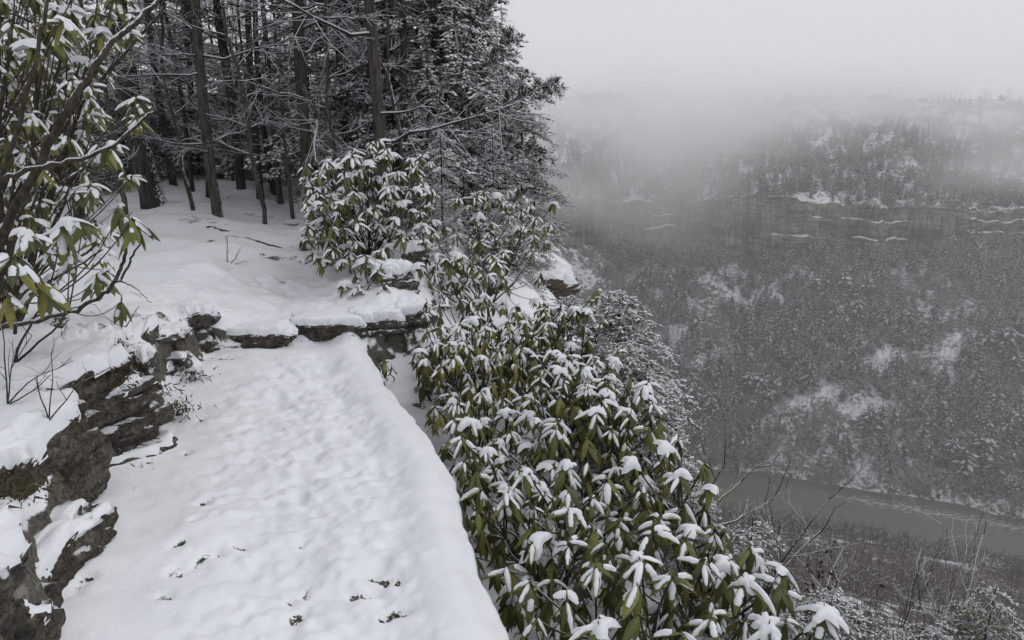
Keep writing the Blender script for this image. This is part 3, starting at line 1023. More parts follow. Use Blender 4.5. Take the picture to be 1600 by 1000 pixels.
# conifers on top of the cliff and on its ledges
N2 = 4200
x = r9.uniform(-60, 640, N2)
d = r9.uniform(1, 1, N2) * np.abs(r9.normal(0, 120, N2)) + 1.5
yb = np.interp(x, top_line[:, 0], top_line[:, 1])
xx = x + 0.25 * (x - 150) * d / 500
P2 = np.stack([xx, yb + d, far_hill(x, d) - .4], 1)
k2 = r9.random(N2) < 0.8 + 0.5 * fbm2(x * .02, d * .02, 2, 122)
P2 = P2[k2]
H2 = r9.uniform(6, 14, len(P2)) * (1 - .5 * sstep(60, 170, P2[:, 1] - np.interp(P2[:, 0], top_line[:, 0], top_line[:, 1])))
P3 = slope_pt(r9.uniform(-40, 400, 170), r9.uniform(.94, 1.0, 170))            # a ragged fringe along the foot of the cliff
H3 = r9.uniform(7, 17, 170)
P = np.concatenate([P, P2, P3])
H = np.concatenate([H, H2, H3])
plant(FAR_CON, P, H, H * r9.uniform(.85, 1.35, len(H)), [M_FARN, M_FROST, M_FART], 'far_conifer', 'conifers on the far side of the gorge', 'conifer tree',
      'hazy snow-flecked conifer on the far slope of the gorge', 'far_wood', 'snow-dusted conifer wood across the gorge', r9)
# leafless trees on the far slope, thickest by the river
N = 9000
al = r9.uniform(-60, 480, N)
u = r9.uniform(0.0, 1.0, N) ** 1.35
P = slope_pt(al, u)
P = P[in_view(P, 100)[0]]
x = r9.uniform(-60, 600, 1500)
d = np.abs(r9.normal(0, 110, 1500)) + 2
P2 = np.stack([x + 0.25 * (x - 150) * d / 500, np.interp(x, top_line[:, 0], top_line[:, 1]) + d, far_hill(x, d) - .3], 1)
P = np.concatenate([P, P2])
H = r9.uniform(6, 13, len(P))
mass(FAR_BARE, P, H, H * r9.uniform(.8, 1.2, len(P)), r9, [M_FART, M_SNOW], 'far_bare_wood', 'leafless grey wood across the gorge')
# leafless trees and brush on our own side, between the river and the foot of the cliff
N = 9000
tq = 320 * r9.uniform(0.13, 1, N) ** 0.75
aq = r9.uniform(-60, 330, N)
xy = AX[None] * aq[:, None] + NO[None] * tq[:, None]
q = plateau_q(xy[:, 0], xy[:, 1])
zz = near_side(xy[:, 0], xy[:, 1])
P = np.stack([xy[:, 0], xy[:, 1], zz], 1)
v = in_view(P, 250)[0] & (q > 20) & (tq < 317)
P = P[v][:3600]
H = r9.uniform(3.5, 9.5, len(P)) * sstep(330, 240, P @ np.array([NO[0], NO[1], 0])) ** .4
H = np.maximum(H, 2.0)
plant([far_bare(220 + k, snowy=.10) for k in range(6)], P, H, H * r9.uniform(.9, 1.4, len(P)), [M_BRUSH, M_SNOW], 'bare_tree', 'leafless trees on the slope below the path', 'bare tree',
      'leafless brown tree on the brushy slope above the river', 'brush', 'brown leafless brush on the slope above the river', r9)

# ------------------------------------------------------------------ rocks
def cube_dirs(n):
    t = np.tan(np.linspace(-1, 1, n + 1) * pi / 4)
    a, b = np.meshgrid(t, t)
    one = np.ones_like(a)
    V, F, k = [], [], 0
    i, j = np.meshgrid(np.arange(n), np.arange(n))
    q = (j * (n + 1) + i).ravel()
    for x, y, z in ((one, a, b), (-one, -a, b), (-a, one, b), (a, -one, b), (a, b, one), (a, -b, -one)):
        V.append(np.stack([x, y, z], -1).reshape(-1, 3))
        F.append(np.stack([q, q + 1, q + n + 2, q + n + 1], 1) + k)
        k += (n + 1) ** 2
    V, F = np.concatenate(V), np.concatenate(F)
    _, idx, inv = np.unique(np.round(V, 6), axis=0, return_index=True, return_inverse=True)
    return unit(V[idx]), inv.reshape(-1)[F]


def rock(name, label, c, dims, rot=0.0, seed=0, mat=None, n=26, cap=0.03, group=None, sq=5.0, tilt=(0, 0), cat='rock', rough=1.0):
    D, F = cube_dirs(int(n * 1.3))
    dims = np.array(dims)
    if name == 'bank_rock':
        dims, cap = dims * np.array([1.0, 1.22, 1.0]), cap * .65
    r = (np.abs(D) ** sq).sum(1) ** (-1 / sq)
    P = D * r[:, None] * dims
    m = dims.mean()
    q = P / m
    st = noise3(q[:, 2] * 3.2 + .3 * q[:, 0], q[:, 0] * .3, q[:, 1] * .3, seed) * 0.13
    st = st + 0.05 * np.sign(noise3(q[:, 2] * 6, q[:, 0] * .4, q[:, 1] * .4, seed + 3))
    nn = 0.22 * fbm3(q[:, 0] * 1.1, q[:, 1] * 1.1, q[:, 2] * 1.1, 5, seed + 5, 0.55)
    ch = np.abs(noise3(q[:, 0] * 2.2, q[:, 1] * 2.2, q[:, 2] * 2.2, seed + 9))
    nn = nn - 0.10 * sstep(0.12, 0, ch)
    nn = nn + 0.035 * fbm3(q[:, 0] * 6, q[:, 1] * 6, q[:, 2] * 9, 2, seed + 13) - 0.06 * sstep(0.10, 0, np.abs(noise3(q[:, 0] * 4, q[:, 1] * 4, q[:, 2] * 7, seed + 15)))
    P = P * (1 + rough * (nn[:, None] + st[:, None] * np.array([1, 1, 0.15])))
    Rt = np.array(Matrix.Rotation(rot, 3, 'Z') @ Matrix.Rotation(tilt[0], 3, 'X') @ Matrix.Rotation(tilt[1], 3, 'Y'))
    P = P @ Rt.T
    g = Geo()
    g.add(P, F)
    base = Vector((c[0], c[1], c[2] - dims[2] * 0.8))
    e = thing(name, label, cat, base, group)
    off = Vector((0, 0, dims[2] * 0.8))
    me = g.mesh(name, [mat or M_ROCK])
    link('stone', me, e, off)
    if cap:
        nrm = np.zeros_like(P)
        me.update()
        me.vertices.foreach_get('normal', buf := np.zeros(len(P) * 3, np.float32))
        nrm = buf.reshape(-1, 3)
        # average the normals so the blanket is smoother than the stone
        nz = nrm[:, 2].copy()
        for _ in range(7):
            acc, cnt = np.zeros(len(P)), np.zeros(len(P))
            fm = nz[F].mean(1)
            for k in range(4):
                np.add.at(acc, F[:, k], fm)
                np.add.at(cnt, F[:, k], 1)
            nz = acc / cnt
        w = sstep(0.45, 0.8, nz + 0.25 * noise3(q[:, 0] * 2, q[:, 1] * 2, q[:, 2] * 2, seed + 21))
        C = P.copy()
        z = C[:, 2].copy()
        for _ in range(3):
            acc, cnt = np.zeros(len(P)), np.zeros(len(P))
            fm = z[F].mean(1)
            for k in range(4):
                np.add.at(acc, F[:, k], fm)
                np.add.at(cnt, F[:, k], 1)
            z = acc / cnt
        C[:, 2] = np.maximum(C[:, 2], z) * w + C[:, 2] * (1 - w) + cap * np.sqrt(w) - 0.012 * (1 - w)
        C[:, :2] *= 1 + 0.03 * np.sqrt(w)[:, None]
        keep = (w[F] > 0.02).any(1)
        if keep.any():
            g2 = Geo()
            used, inv = np.unique(F[keep], return_inverse=True)
            g2.add(C[used], inv.reshape(-1, 4))
            link('snow_cap', g2.mesh('snow_cap', [M_SNOW]), e, off)
    return e


GB = 'rocks in the bank beside the path'
rock('bank_rock', 'low, nearest dark rock with a tongue of snow at the foot of the bank', (-1.72, 2.0, 0.06), (0.17, 0.42, 0.20), 0.12, 1, M_ROCKD, 30, .05, GB, tilt=(0, .2))
rock('bank_rock', 'dark craggy rock under thick snow at the left edge', (-2.06, 2.32, 0.24), (0.28, 0.42, 0.29), 0.2, 2, M_ROCKD, 34, .07, GB, rough=1.2)
rock('bank_rock', 'overhanging dark rock with hanging roots below the rounded snow hump', (-2.26, 2.98, 0.25), (0.30, 0.36, 0.27), -0.3, 3, M_ROCKD, 34, .08, GB, tilt=(0, -.15), rough=1.2)
rock('bank_rock', 'tall upright grey fin of rock beside the rusty moss', (-2.33, 3.52, 0.24), (0.13, 0.30, 0.31), 0.5, 4, M_ROCK, 32, .03, GB, tilt=(.1, .15), rough=1.1)
rock('bank_rock', 'blocky layered rock at the left end of the stone step', (-2.52, 4.62, 0.16), (0.24, 0.30, 0.19), 0.3, 5, M_ROCK, 32, .05, GB, rough=1.25)
rock('bank_rock', 'mossy stone below the layered block, half buried in snow', (-2.42, 4.25, 0.05), (0.14, 0.12, 0.11), 0.8, 6, M_ROCKD, 20, .04, GB)
rock('bank_rock', 'narrow leaning stone at the foot of the upright fin', (-2.21, 3.72, 0.02), (0.07, 0.13, 0.13), 0.3, 7, M_ROCK, 18, .03, GB, tilt=(.2, .3))
rock('bank_rock', 'steep dark rock face in the bottom left corner below a thin snow edge', (-1.66, 1.50, 0.16), (0.24, 0.36, 0.36), 0.25, 18, M_ROCKD, 34, .05, GB, tilt=(0, .1), rough=1.1)
rock('bank_rock', 'ragged grey rock between the upright fin and the layered block', (-2.40, 4.02, 0.22), (0.17, 0.26, 0.22), 0.35, 19, M_ROCK, 28, .05, GB, rough=1.2)
rock('bank_rock', 'corner rock where the bank meets the long flat slab', (-2.46, 5.0, 0.20), (0.17, 0.2, 0.17), 0.6, 20, M_ROCK, 26, .05, GB, rough=1.1)
rock('bank_rock', 'brown rock shelf under the bank between the overhang and the fin', (-2.16, 3.30, 0.12), (0.16, 0.22, 0.17), 0.1, 22, M_ROCKD, 28, .03, GB, tilt=(0, .2), rough=1.2)
GL = 'stones of the step across the path'
rock('step_stone', 'long flat dark slab forming the left half of the stone step', (-2.08, 5.16, 0.08), (0.32, 0.13, 0.095), 0.28, 8, M_ROCKD, 30, .035, GL, sq=8, rough=.6, cat='stone slab')
rock('step_stone', 'thin ledge stone under the snow in the middle of the step', (-1.55, 5.50, 0.09), (0.30, 0.16, 0.075), 0.1, 9, M_ROCKD, 26, .05, GL, sq=7, rough=.7, cat='stone slab')
rock('step_stone', 'grey broken block at the right end of the stone step', (-1.14, 5.60, 0.09), (0.22, 0.14, 0.08), 0.5, 10, M_ROCK, 28, .06, GL, rough=.9, cat='stone slab')
rock('step_stone', 'small tilted stone between the step and the rhododendron', (-0.92, 5.78, 0.08), (0.14, 0.11, 0.09), 0.7, 11, M_ROCK, 22, .05, GL, cat='stone slab')
q = at(612, 445, 6.35)
rock('boulder', 'squat grey boulder with a thick snow cap at the edge of the terrace', (q[0], q[1], q[2] - .02), (0.20, 0.19, 0.20), 0.4, 12, M_ROCK, 32, .07, 'boulders on the terrace edge', rough=.9)
q = at(634, 408, 6.9)
rock('boulder', 'smaller snowy boulder just behind the squat one', (q[0], q[1], q[2]), (0.19, 0.16, 0.13), -0.3, 13, M_ROCK, 24, .07, 'boulders on the terrace edge')
GO = 'rocks of the outcrop at the cliff edge'
q = at(800, 462, 10.0)
rock('outcrop', 'broad brown overhanging rock ledge at the cliff edge beyond the bushes', (q[0], q[1] + .2, q[2] - .05), (0.85, 0.7, 0.36), 0.2, 14, M_ROCKW, 40, .05, GO, tilt=(0, -.12), rough=.8)
q = at(858, 434, 10.6)
rock('outcrop', 'square-ended rock nose with snow on top jutting over the gorge', (q[0] - .08, q[1], q[2]), (0.26, 0.4, 0.15), 0.25, 15, M_ROCKW, 26, .05, GO, tilt=(0, -.1), rough=.6)
q = at(805, 372, 13.2)
rock('outcrop', 'dark pointed rock with a snowy sloping top above the outcrop', (q[0], q[1], q[2] - .1), (0.34, 0.4, 0.28), 0.6, 16, M_ROCK, 28, .06, GO, tilt=(.1, .25))
q = at(800, 520, 9.6)
rock('outcrop', 'shadowed lower wall of the outcrop under the brown ledge', (q[0] - .1, q[1] + .4, q[2] - .4), (0.8, 0.55, 0.6), 0.1, 17, M_ROCKD, 34, .0, GO)
for px, py, sz, lab in [(312, 666, .05, 'small dark stone poking through the snow in mid path'), (201, 776, .03, 'dark pebble-sized stone beside the fallen twig'),
                        (318, 888, .026, 'broken dark stone among the litter holes at the left of the path')]:
    q = atz(px, py, 0.02)
    rock('stone', lab, (q[0], q[1], q[2] - sz * .55), (sz, sz * .7, sz * .75), px, int(px), M_ROCKD, 12, .0, 'small stones in the path snow')


# ------------------------------------------------------------------ rhododendrons
def leaf_curve(e0, e1, n):
    s = np.linspace(0, 1, n)
    a = e0 + (e1 - e0) * s ** 0.75
    d = np.stack([np.cos(a), np.sin(a)], 1)
    p = np.concatenate([[[0, 0]], np.cumsum((d[1:] + d[:-1]) / 2 * (s[1] - s[0]), 0)])
    return s, p, d


def leaf_meshes(e0, e1, seed, snow=0.0, W=0.29):
    """A drooping leaf one unit long and the snow lying on it."""
    r = np.random.default_rng(seed)
    n = 7
    s, p, d = leaf_curve(e0, e1, n)
    w = W / 2 * np.clip(np.sin(pi * np.clip(s * .93 + .05, 0, 1) ** 0.85), 0.06, 1) ** 0.75
    w[0], w[-1] = 0.02, 0.008
    yb = r.uniform(-.05, .05) * s ** 2
    curl = r.uniform(.25, .6)
    nrm = np.stack([-d[:, 1], d[:, 0]], 1)
    V = []
    for k in range(n):
        for sd in (-1, 0, 1):
            dn = -curl * w[k] * abs(sd)
            V.append((p[k, 0] + nrm[k, 0] * dn, yb[k] + sd * w[k] * .93, p[k, 1] + nrm[k, 1] * dn))
    F = [[k * 3 + c, k * 3 + 3 + c, k * 3 + 4 + c, k * 3 + 1 + c] for k in range(n - 1) for c in (0, 1)]
    leaf = (np.array(V), np.array(F))
    if not snow:
        return leaf, None
    m = 8
    s0, s1 = (r.uniform(.02, .10), r.uniform(.62, .97)) if r.random() < .75 else (r.uniform(.15, .35), r.uniform(.7, .97))
    if snow < .5:
        s1 = r.uniform(.4, .75)
    q = np.linspace(s0, s1, m)
    px, pz = np.interp(q, s, p[:, 0]), np.interp(q, s, p[:, 1])
    ww = np.interp(q, s, w) * r.uniform(.55, 1.0, m) * r.uniform(.72, .98)
    dx, dz = np.interp(q, s, d[:, 0]), np.interp(q, s, d[:, 1])
    lev = np.clip(dx, .25, 1)
    T = (0.035 + 0.06 * snow) * r.uniform(.7, 1.3) * lev * np.array([.75, 1, 1, 1, 1, 1, .9, .35]) * r.uniform(.8, 1.2, m)
    V = []
    ys = np.array([-1, -.72, 0, .72, 1]) * .98
    hs = np.array([-.12, .72, 1, .72, -.12])
    for k in range(m):
        e = 0.25 if k in (0, m - 1) else 1
        for a_, h_ in zip(ys, hs):
            dn = -curl * ww[k] * abs(a_) + .008
            V.append((px[k] - dz[k] * (dn + T[k] * h_ * .35) * 1 + 0 * e, np.interp(q[k], s, yb) + a_ * ww[k] * (.55 + .45 * e), pz[k] + dx[k] * dn + T[k] * h_))
    F = [[k * 5 + c, k * 5 + 5 + c, k * 5 + 6 + c, k * 5 + 1 + c] for k in range(m - 1) for c in range(4)]
    return leaf, (np.array(V), np.array(F))


LV = []
R_ = np.random.default_rng(77)
for kind, (a0, a1, b0, b1, sn) in enumerate([(20, -8, -38, -66, 1.0), (2, -25, -58, -80, .75), (-25, -50, -70, -86, .4), (-30, -62, -78, -89, 0)]):
    row = []
    for k in range(9):
        lf, sw = leaf_meshes(radians(R_.uniform(a1, a0)), radians(R_.uniform(b1, b0)), 300 + kind * 10 + k, sn, R_.uniform(.22, .34))
        g1 = Geo()
        g1.add(*lf)
        g3 = Geo()
        g3.add(*lf)
        ms = None
        if sw is not None:
            g2 = Geo()
            g2.add(*sw)
            ms = g2.mesh('snow', [M_SNOWF])
            g3.add(*sw, 1)
        row.append((g1.mesh('leaf', [M_LEAF]), ms, g3.mesh('leaf', [M_LEAF, M_SNOWF]), lf, sw))
    LV.append(row)


def clump_mesh(seed):
    """A lobed cushion of snow bridging the leaves of a whorl."""
    r = np.random.default_rng(seed)
    nr, na = 5, 18
    a = np.arange(na) * 2 * pi / na
    lob = 1 + .33 * np.sin(a * int(r.integers(3, 6)) + r.uniform(0, 6)) + .18 * np.sin(a * 2 + r.uniform(0, 6)) + r.normal(0, .07, na)
    V, F = [(0, 0, .42)], []
    for k in range(1, nr + 1):
        f = k / nr
        for j in range(na):
            rr = f * lob[j]
            z = .42 * np.sqrt(max(1 - f ** 2.4, 0)) - .38 * rr ** 2 * f + r.normal(0, .02)
            V.append((rr * cos(a[j]), rr * sin(a[j]), z - (.10 if k == nr else 0)))
    g = Geo()
    F3 = [[0, 1 + j, 1 + (j + 1) % na] for j in range(na)]
    F4 = [[1 + k * na + j, 1 + (k + 1) * na + j, 1 + (k + 1) * na + (j + 1) % na, 1 + k * na + (j + 1) % na] for k in range(nr - 1) for j in range(na)]
    g.add(V, F3)
    g.F[4].append(np.array(F4))
    g.M[4].append(np.zeros(len(F4), np.int32))
    return g.mesh('snow_clump', [M_SNOWF])


CLUMPS = [clump_mesh(640 + k) for k in range(7)]


def shrub(label, base, tips, L=0.15, sub=True, group='rhododendrons', limbs=(), seed=0, stem_r=0.013, name='rhododendron', most=300, cat='shrub'):
    """tips: (point, share of snowy leaves, number of leaves)."""
    r = np.random.default_rng(seed)
    base = np.array(base, float)
    e = thing(name, label, cat, base, group)
    tp = np.array([t_[0] for t_ in tips]) - base
    # stems: base -> fork -> tip
    gs = Geo()
    nf = max(2, len(tips) // 6)
    cen = tp[r.choice(len(tp), nf, replace=False)]
    for _ in range(6):
        lab_ = ((tp[:, None] - cen[None]) ** 2).sum(-1).argmin(1)
        cen = np.array([tp[lab_ == k].mean(0) if (lab_ == k).any() else cen[k] for k in range(nf)])
    lab_ = ((tp[:, None] - cen[None]) ** 2).sum(-1).argmin(1)
    for k in range(nf):
        mem = np.where(lab_ == k)[0]
        if len(mem) == 0:
            continue
        fork = cen[k] * 0.72 + np.array([0, 0, -0.06])
        c1 = fork * .5 + np.array([0, 0, -.12 * abs(fork[2]) - .02]) + r.normal(0, .05, 3)
        b0 = np.array([r.normal(0, .04), r.normal(0, .04), -.05])
        n = 9
        P = bez(b0, c1, fork, n) + r.normal(0, .008, (n, 3)) * np.linspace(0, 1, n)[:, None]
        tube(gs, P, np.linspace(stem_r, stem_r * .55, n), 6)
        for i in mem:
            c2 = fork + (tp[i] - fork) * .5 + np.array([0, 0, -.05]) + r.normal(0, .025, 3)
            P = bez(fork, c2, tp[i], 7)
            tube(gs, P, np.linspace(stem_r * .5, stem_r * .26, 7), 5)
    for pts, rad in limbs:
        Q = np.array(pts) - base
        tt_ = np.linspace(0, len(Q) - 1, 6 * (len(Q) - 1) + 1)
        P = np.stack([np.interp(tt_, np.arange(len(Q)), Q[:, c]) for c in range(3)], 1)
        for _ in range(3):
            P[1:-1] = (P[:-2] + 2 * P[1:-1] + P[2:]) / 4
        P = P + r.normal(0, .004, P.shape)
        tube(gs, P, np.linspace(rad, rad * .45, len(P)), 7)
    # winter buds standing in the whorls
    prisms(gs, tp, tp + np.array([0, 0, .16 * L]) + r.normal(0, .01, tp.shape), .035 * L, .008 * L, 5, 1)
    link('stem', gs.mesh('stem', [M_STEM, M_BUD]), e)
    for (pt, sn, nl), lp in zip(tips, tp):
        if sn > .55 and r.random() < .38:
            k_ = L * r.uniform(.16, .40)
            link('snow_clump', CLUMPS[int(r.integers(len(CLUMPS)))], e, lp + np.array([0, 0, .02 * L]) + r.normal(0, .12 * L, 3) * np.array([1, 1, .3]), (r.normal(0, .25), r.normal(0, .25), r.uniform(0, 6.28)), (k_ * r.uniform(.8, 1.5), k_, k_ * r.uniform(.7, 1.1)))
    # leaves
    todo = []
    for (pt, sn, nl), lp in zip(tips, tp):
        a0 = r.uniform(0, 6.28)
        lw = L * r.uniform(.72, 1.14)
        for k in range(nl):
            u_ = r.random()
            kind = (0 if u_ < .36 * sn else 1 if u_ < .64 * sn else 2 if u_ < .12 + .68 * sn else 3)
            v = int(r.integers(9))
            l_ = lw * r.uniform(.75, 1.1)
            todo.append((l_, kind, v, lp + np.array([0, 0, r.uniform(-.03, .01)]), a0 + 2 * pi * (k + r.uniform(-.3, .3)) / nl, r.normal(0, .22), r.normal(0, .16)))
    dist = np.array([np.linalg.norm(t_[3] + base - np.array([0, 0, CAM_H])) for t_ in todo])
    order = np.argsort(dist)
    rest = Geo()
    for c, idx in enumerate(order):
        l_, kind, v, lp, az, roll, pit = todo[idx]
        m1, ms, mb, lf, sw = LV[kind][v]
        if c < most:
            o = link('leaf', m1 if sub else mb, e, lp, (roll, pit, az), (l_, l_, l_))
            if sub and ms is not None and r.random() < .93:
                link('snow', ms, o)
        else:
            Rm = np.array(Matrix.Rotation(az, 3, 'Z') @ Matrix.Rotation(pit, 3, 'Y') @ Matrix.Rotation(roll, 3, 'X'))
            rest.add(lf[0] * l_ @ Rm.T + lp, lf[1], 0)
            if sw is not None:
                rest.add(sw[0] * l_ @ Rm.T + lp, sw[1], 1)
    if rest.n:
        o = link('leaves', rest.mesh('leaves', [M_LEAF, M_SNOWF]), e)
        o['kind'] = 'stuff'
    return e


def poisson(cands, dmin):
    kept = []
    for c in cands:
        if all(((c - k) ** 2).sum() > dmin * dmin for k in kept):
            kept.append(c)
    return kept


# the big thicket right of the path
def edge_x(y):
    return np.interp(y, EDGE[:, 1], EDGE[:, 0])


r1 = np.random.default_rng(21)
cand = []
for _ in range(9000):
    y = r1.uniform(1.75, 5.7)
    xl_ = edge_x(y) + np.interp(y, [1.7, 2.6, 3.2, 4, 5, 5.7], [.16, .10, .06, .28, .40, .42])
    xr_ = np.interp(y, [1.7, 2.4, 3.2, 4.2, 5.0, 5.7], [1.22, 1.02, .90, .80, .68, .25])
    x = r1.uniform(xl_, xr_)
    top = np.interp(y, [1.7, 2.5, 3.5, 4.5, 5.2, 5.7], [.16, .14, .16, .24, .36, .40]) - .12 * max(x - .55, 0) + .07 * noise2(np.array([x * 2.2]), np.array([y * 2.2]), 140)[0]
    e0 = min(1, (x - xl_) / .25)
    if noise2(np.array([x * 1.9]), np.array([y * 1.9]), 141)[0] > (.30 if y > 3.0 else .75):
        top -= .22
    low = r1.random() < .42
    z = top - (1 - e0) * .16 - (r1.uniform(.12, .5) if low else abs(r1.normal(0, .035)))
    cand.append(np.array([x, y, z, 1.0 * low]))
kept, tips_all = [], []
for c in cand:
    if all(((c[:3] - k[:3]) ** 2).sum() > .128 ** 2 for k in kept):
        kept.append(c)
roots = [((0.55, 2.0), 'rhododendron nearest the camera, right of the path at the bottom of the photo'),
         ((0.95, 2.75), 'rhododendron on the outer right side of the thicket facing the river'),
         ((0.15, 2.95), 'rhododendron leaning over the bulge of the path edge'),
         ((0.45, 3.85), 'rhododendron in the middle of the thicket, loaded with snow'),
         ((-0.25, 4.25), 'rhododendron beside the snow slope halfway along the path edge'),
         ((0.35, 5.0), 'rhododendron at the far right of the thicket next to the snowy hemlock'),
         ((-0.45, 5.25), 'rhododendron at the top of the thicket below the squat boulder')]
rc = np.array([q_[0] for q_ in roots])
own = [int(((rc - k[:2]) ** 2).sum(1).argmin()) for k in kept]
for i, (rt, lab) in enumerate(roots):
    tips = [(k[:3], .25 if k[3] else float(r1.choice([.95, .8, .6, .25], p=[.38, .24, .18, .20])), int(r1.integers(6, 10))) for k, o_ in zip(kept, own) if o_ == i]
    L_ = (.145, .12, .135, .132, .128, .12, .135)[i]
    shrub(lab, (rt[0] + .05, rt[1] + .1, gz(rt[0] + .05, rt[1] + .1)), tips, L_, True, 'rhododendrons in the thicket right of the path', seed=400 + i)


def box_tips(n, px, py, dist, dmin, seed, snow=(.5, .95), shape=None, nl=(6, 10)):
    r = np.random.default_rng(seed)
    C = []
    for _ in range(n * 30):
        a, b = r.uniform(*px), r.uniform(*py)
        if shape is not None and not shape(a, b):
            continue
        C.append(at(a, b, r.uniform(*dist)))
        if len(C) > n * 14:
            break
    return [(c, r.uniform(*snow), int(r.integers(*nl))) for c in poisson(C, dmin)[:n]]


# left of the path
b = at(-60, 560, 2.9)
lb = np.array([-2.75, 3.1, gz(-2.75, 3.1)])
tips = box_tips(120, (-120, 165), (-80, 345), (2.8, 4.2), .115, 31, (.6, 1.0), lambda a, c: c < 360 - .3 * a)
shrub('snow-laden rhododendron hanging in at the left edge of the photo', lb, tips, .112, True, 'rhododendrons on the bank', stem_r=.009, limbs=[
    ([lb, at(20, 330, 2.75), at(75, 230, 2.7), at(118, 150, 2.7), at(165, 75, 2.8), at(240, 10, 3.0), at(300, -60, 3.2)], .019),
    ([lb, at(-40, 330, 2.5), at(10, 272, 2.45), at(95, 255, 2.5), at(165, 235, 2.6), at(215, 195, 2.7), at(240, 172, 2.75)], .012),
    ([lb, at(40, 160, 2.5), at(70, 30, 2.6), at(80, -60, 2.7)], .010)], seed=501)
lb = np.array([-3.1, 4.0, gz(-3.1, 4.0)])
tips = box_tips(120, (-60, 215), (-60, 440), (3.2, 4.7), .125, 32, (.65, 1.0), lambda a, c: a < 225 - .05 * c)
shrub('rhododendron on the bank in front of the big dark trunk', lb, tips, .115, True, 'rhododendrons on the bank', stem_r=.010, limbs=[
    ([lb, at(20, 300, 3.8), at(95, 190, 3.8), at(190, 90, 3.9), at(262, 5, 4.0)], .014),
    ([lb, at(60, 440, 3.7), at(150, 385, 3.7), at(205, 330, 3.9)], .010)], seed=502)
lb = np.array([-2.62, 3.35, gz(-2.62, 3.35)])
tips = [(at(205, 345, 2.7), .55, 10), (at(185, 330, 2.85), .9, 8), (at(65, 440, 2.6), .9, 9), (at(20, 400, 2.5), .9, 8), (at(110, 400, 3.0), .9, 8), (at(150, 430, 3.0), .8, 6),
        (at(95, 350, 2.8), .9, 8), (at(40, 360, 2.6), .9, 8), (at(130, 345, 3.0), .9, 8), (at(10, 460, 2.5), .8, 7), (at(190, 470, 3.2), .5, 4)]
shrub('low rhododendron branch ending in one drooping green whorl over the snow', lb, tips, .145, True, 'rhododendrons on the bank', stem_r=.008, limbs=[
    ([at(-10, 515, 2.9), at(60, 500, 2.8), at(120, 485, 2.75), at(165, 458, 2.7), at(190, 420, 2.7), at(198, 380, 2.7), at(205, 347, 2.7)], .011),
    ([at(165, 458, 2.7), at(195, 425, 2.75), at(215, 385, 2.75), at(222, 360, 2.75)], .006),
    ([at(20, 520, 2.9), at(60, 450, 2.9), at(110, 420, 2.95), at(160, 390, 3.0)], .008),
    ([at(185, 440, 2.75), at(215, 450, 2.75), at(234, 472, 2.72)], .004)], seed=503)
# between trail and trees
h0 = hit(530, 408)
tips = box_tips(190, (474, 675), (205, 408), (6.6, 8.2), .135, 33, (.6, 1.0), lambda a, c: (c > 215 + abs(a - 590) * .35) and (c < 412 - max(a - 600, 0) * .25))
shrub('rounded rhododendron standing where the trail meets the trees', (h0[0] + .3, h0[1] + .3, gz(h0[0] + .3, h0[1] + .3)), tips, .155, False, 'rhododendrons by the trail', seed=504)
h1 = hit(570, 460)
tips = box_tips(11, (535, 600), (390, 450), (6.0, 6.6), .13, 34, (.6, 1.0))
shrub('small rhododendron crouching against the squat boulder', (h1[0], h1[1] + .1, h1[2]), tips, .15, False, 'rhododendrons by the trail', seed=505)
tips = box_tips(85, (655, 860), (290, 480), (6.9, 9.3), .17, 35, (.7, 1.0), lambda a, c: c > 290 + abs(a - 740) * .5)
shrub('scattered rhododendron on the slope above the rock outcrop', (-0.45, 8.3, gz(-.45, 8.3)), tips, .15, False, 'rhododendrons by the trail', seed=506)
tips = box_tips(60, (650, 790), (385, 500), (6.2, 7.4), .145, 37, (.5, 1.0), lambda a, c: c > 400 - (a - 650) * .1)
shrub('rhododendron filling the slope between the squat boulder and the brown ledge', (-0.25, 7.1, gz(-.25, 7.1)), tips, .15, False, 'rhododendrons by the trail', seed=509)
tips = box_tips(55, (700, 865), (290, 400), (8.8, 11.2), .19, 38, (.6, 1.0), lambda a, c: c > 262 + abs(a - 760) * .5)
shrub('far rhododendron under the hemlocks above the pointed rock', (-0.35, 10.2, gz(-.35, 10.2)), tips, .17, False, 'rhododendrons by the trail', seed=510)
tips = box_tips(40, (476, 560), (290, 412), (6.3, 7.2), .13, 39, (.5, .9))
shrub('low left skirt of rhododendron at the trail side of the rounded one', (h0[0] + .1, h0[1], gz(h0[0] + .1, h0[1])), tips, .14, False, 'rhododendrons by the trail', seed=511)
tips = [(at(600, 566, 4.9), .15, 8), (at(592, 575, 4.85), .2, 6), (at(612, 572, 4.95), .3, 6)]
h2 = hit(600, 590)
shrub('little green rhododendron seedling in the snow below the step', (h2[0], h2[1] + .03, h2[2]), tips, .095, False, 'rhododendrons by the trail', seed=507, stem_r=.006)
tips = box_tips(26, (800, 935), (455, 560), (5.7, 6.6), .16, 36, (.15, .8), lambda a, c: c > 690 - .26 * a)
shrub('olive rhododendron reaching out in front of the brown rock ledge', (0.25, 6.3, gz(.25, 6.3)), tips, .16, False, 'rhododendrons by the trail', seed=508)

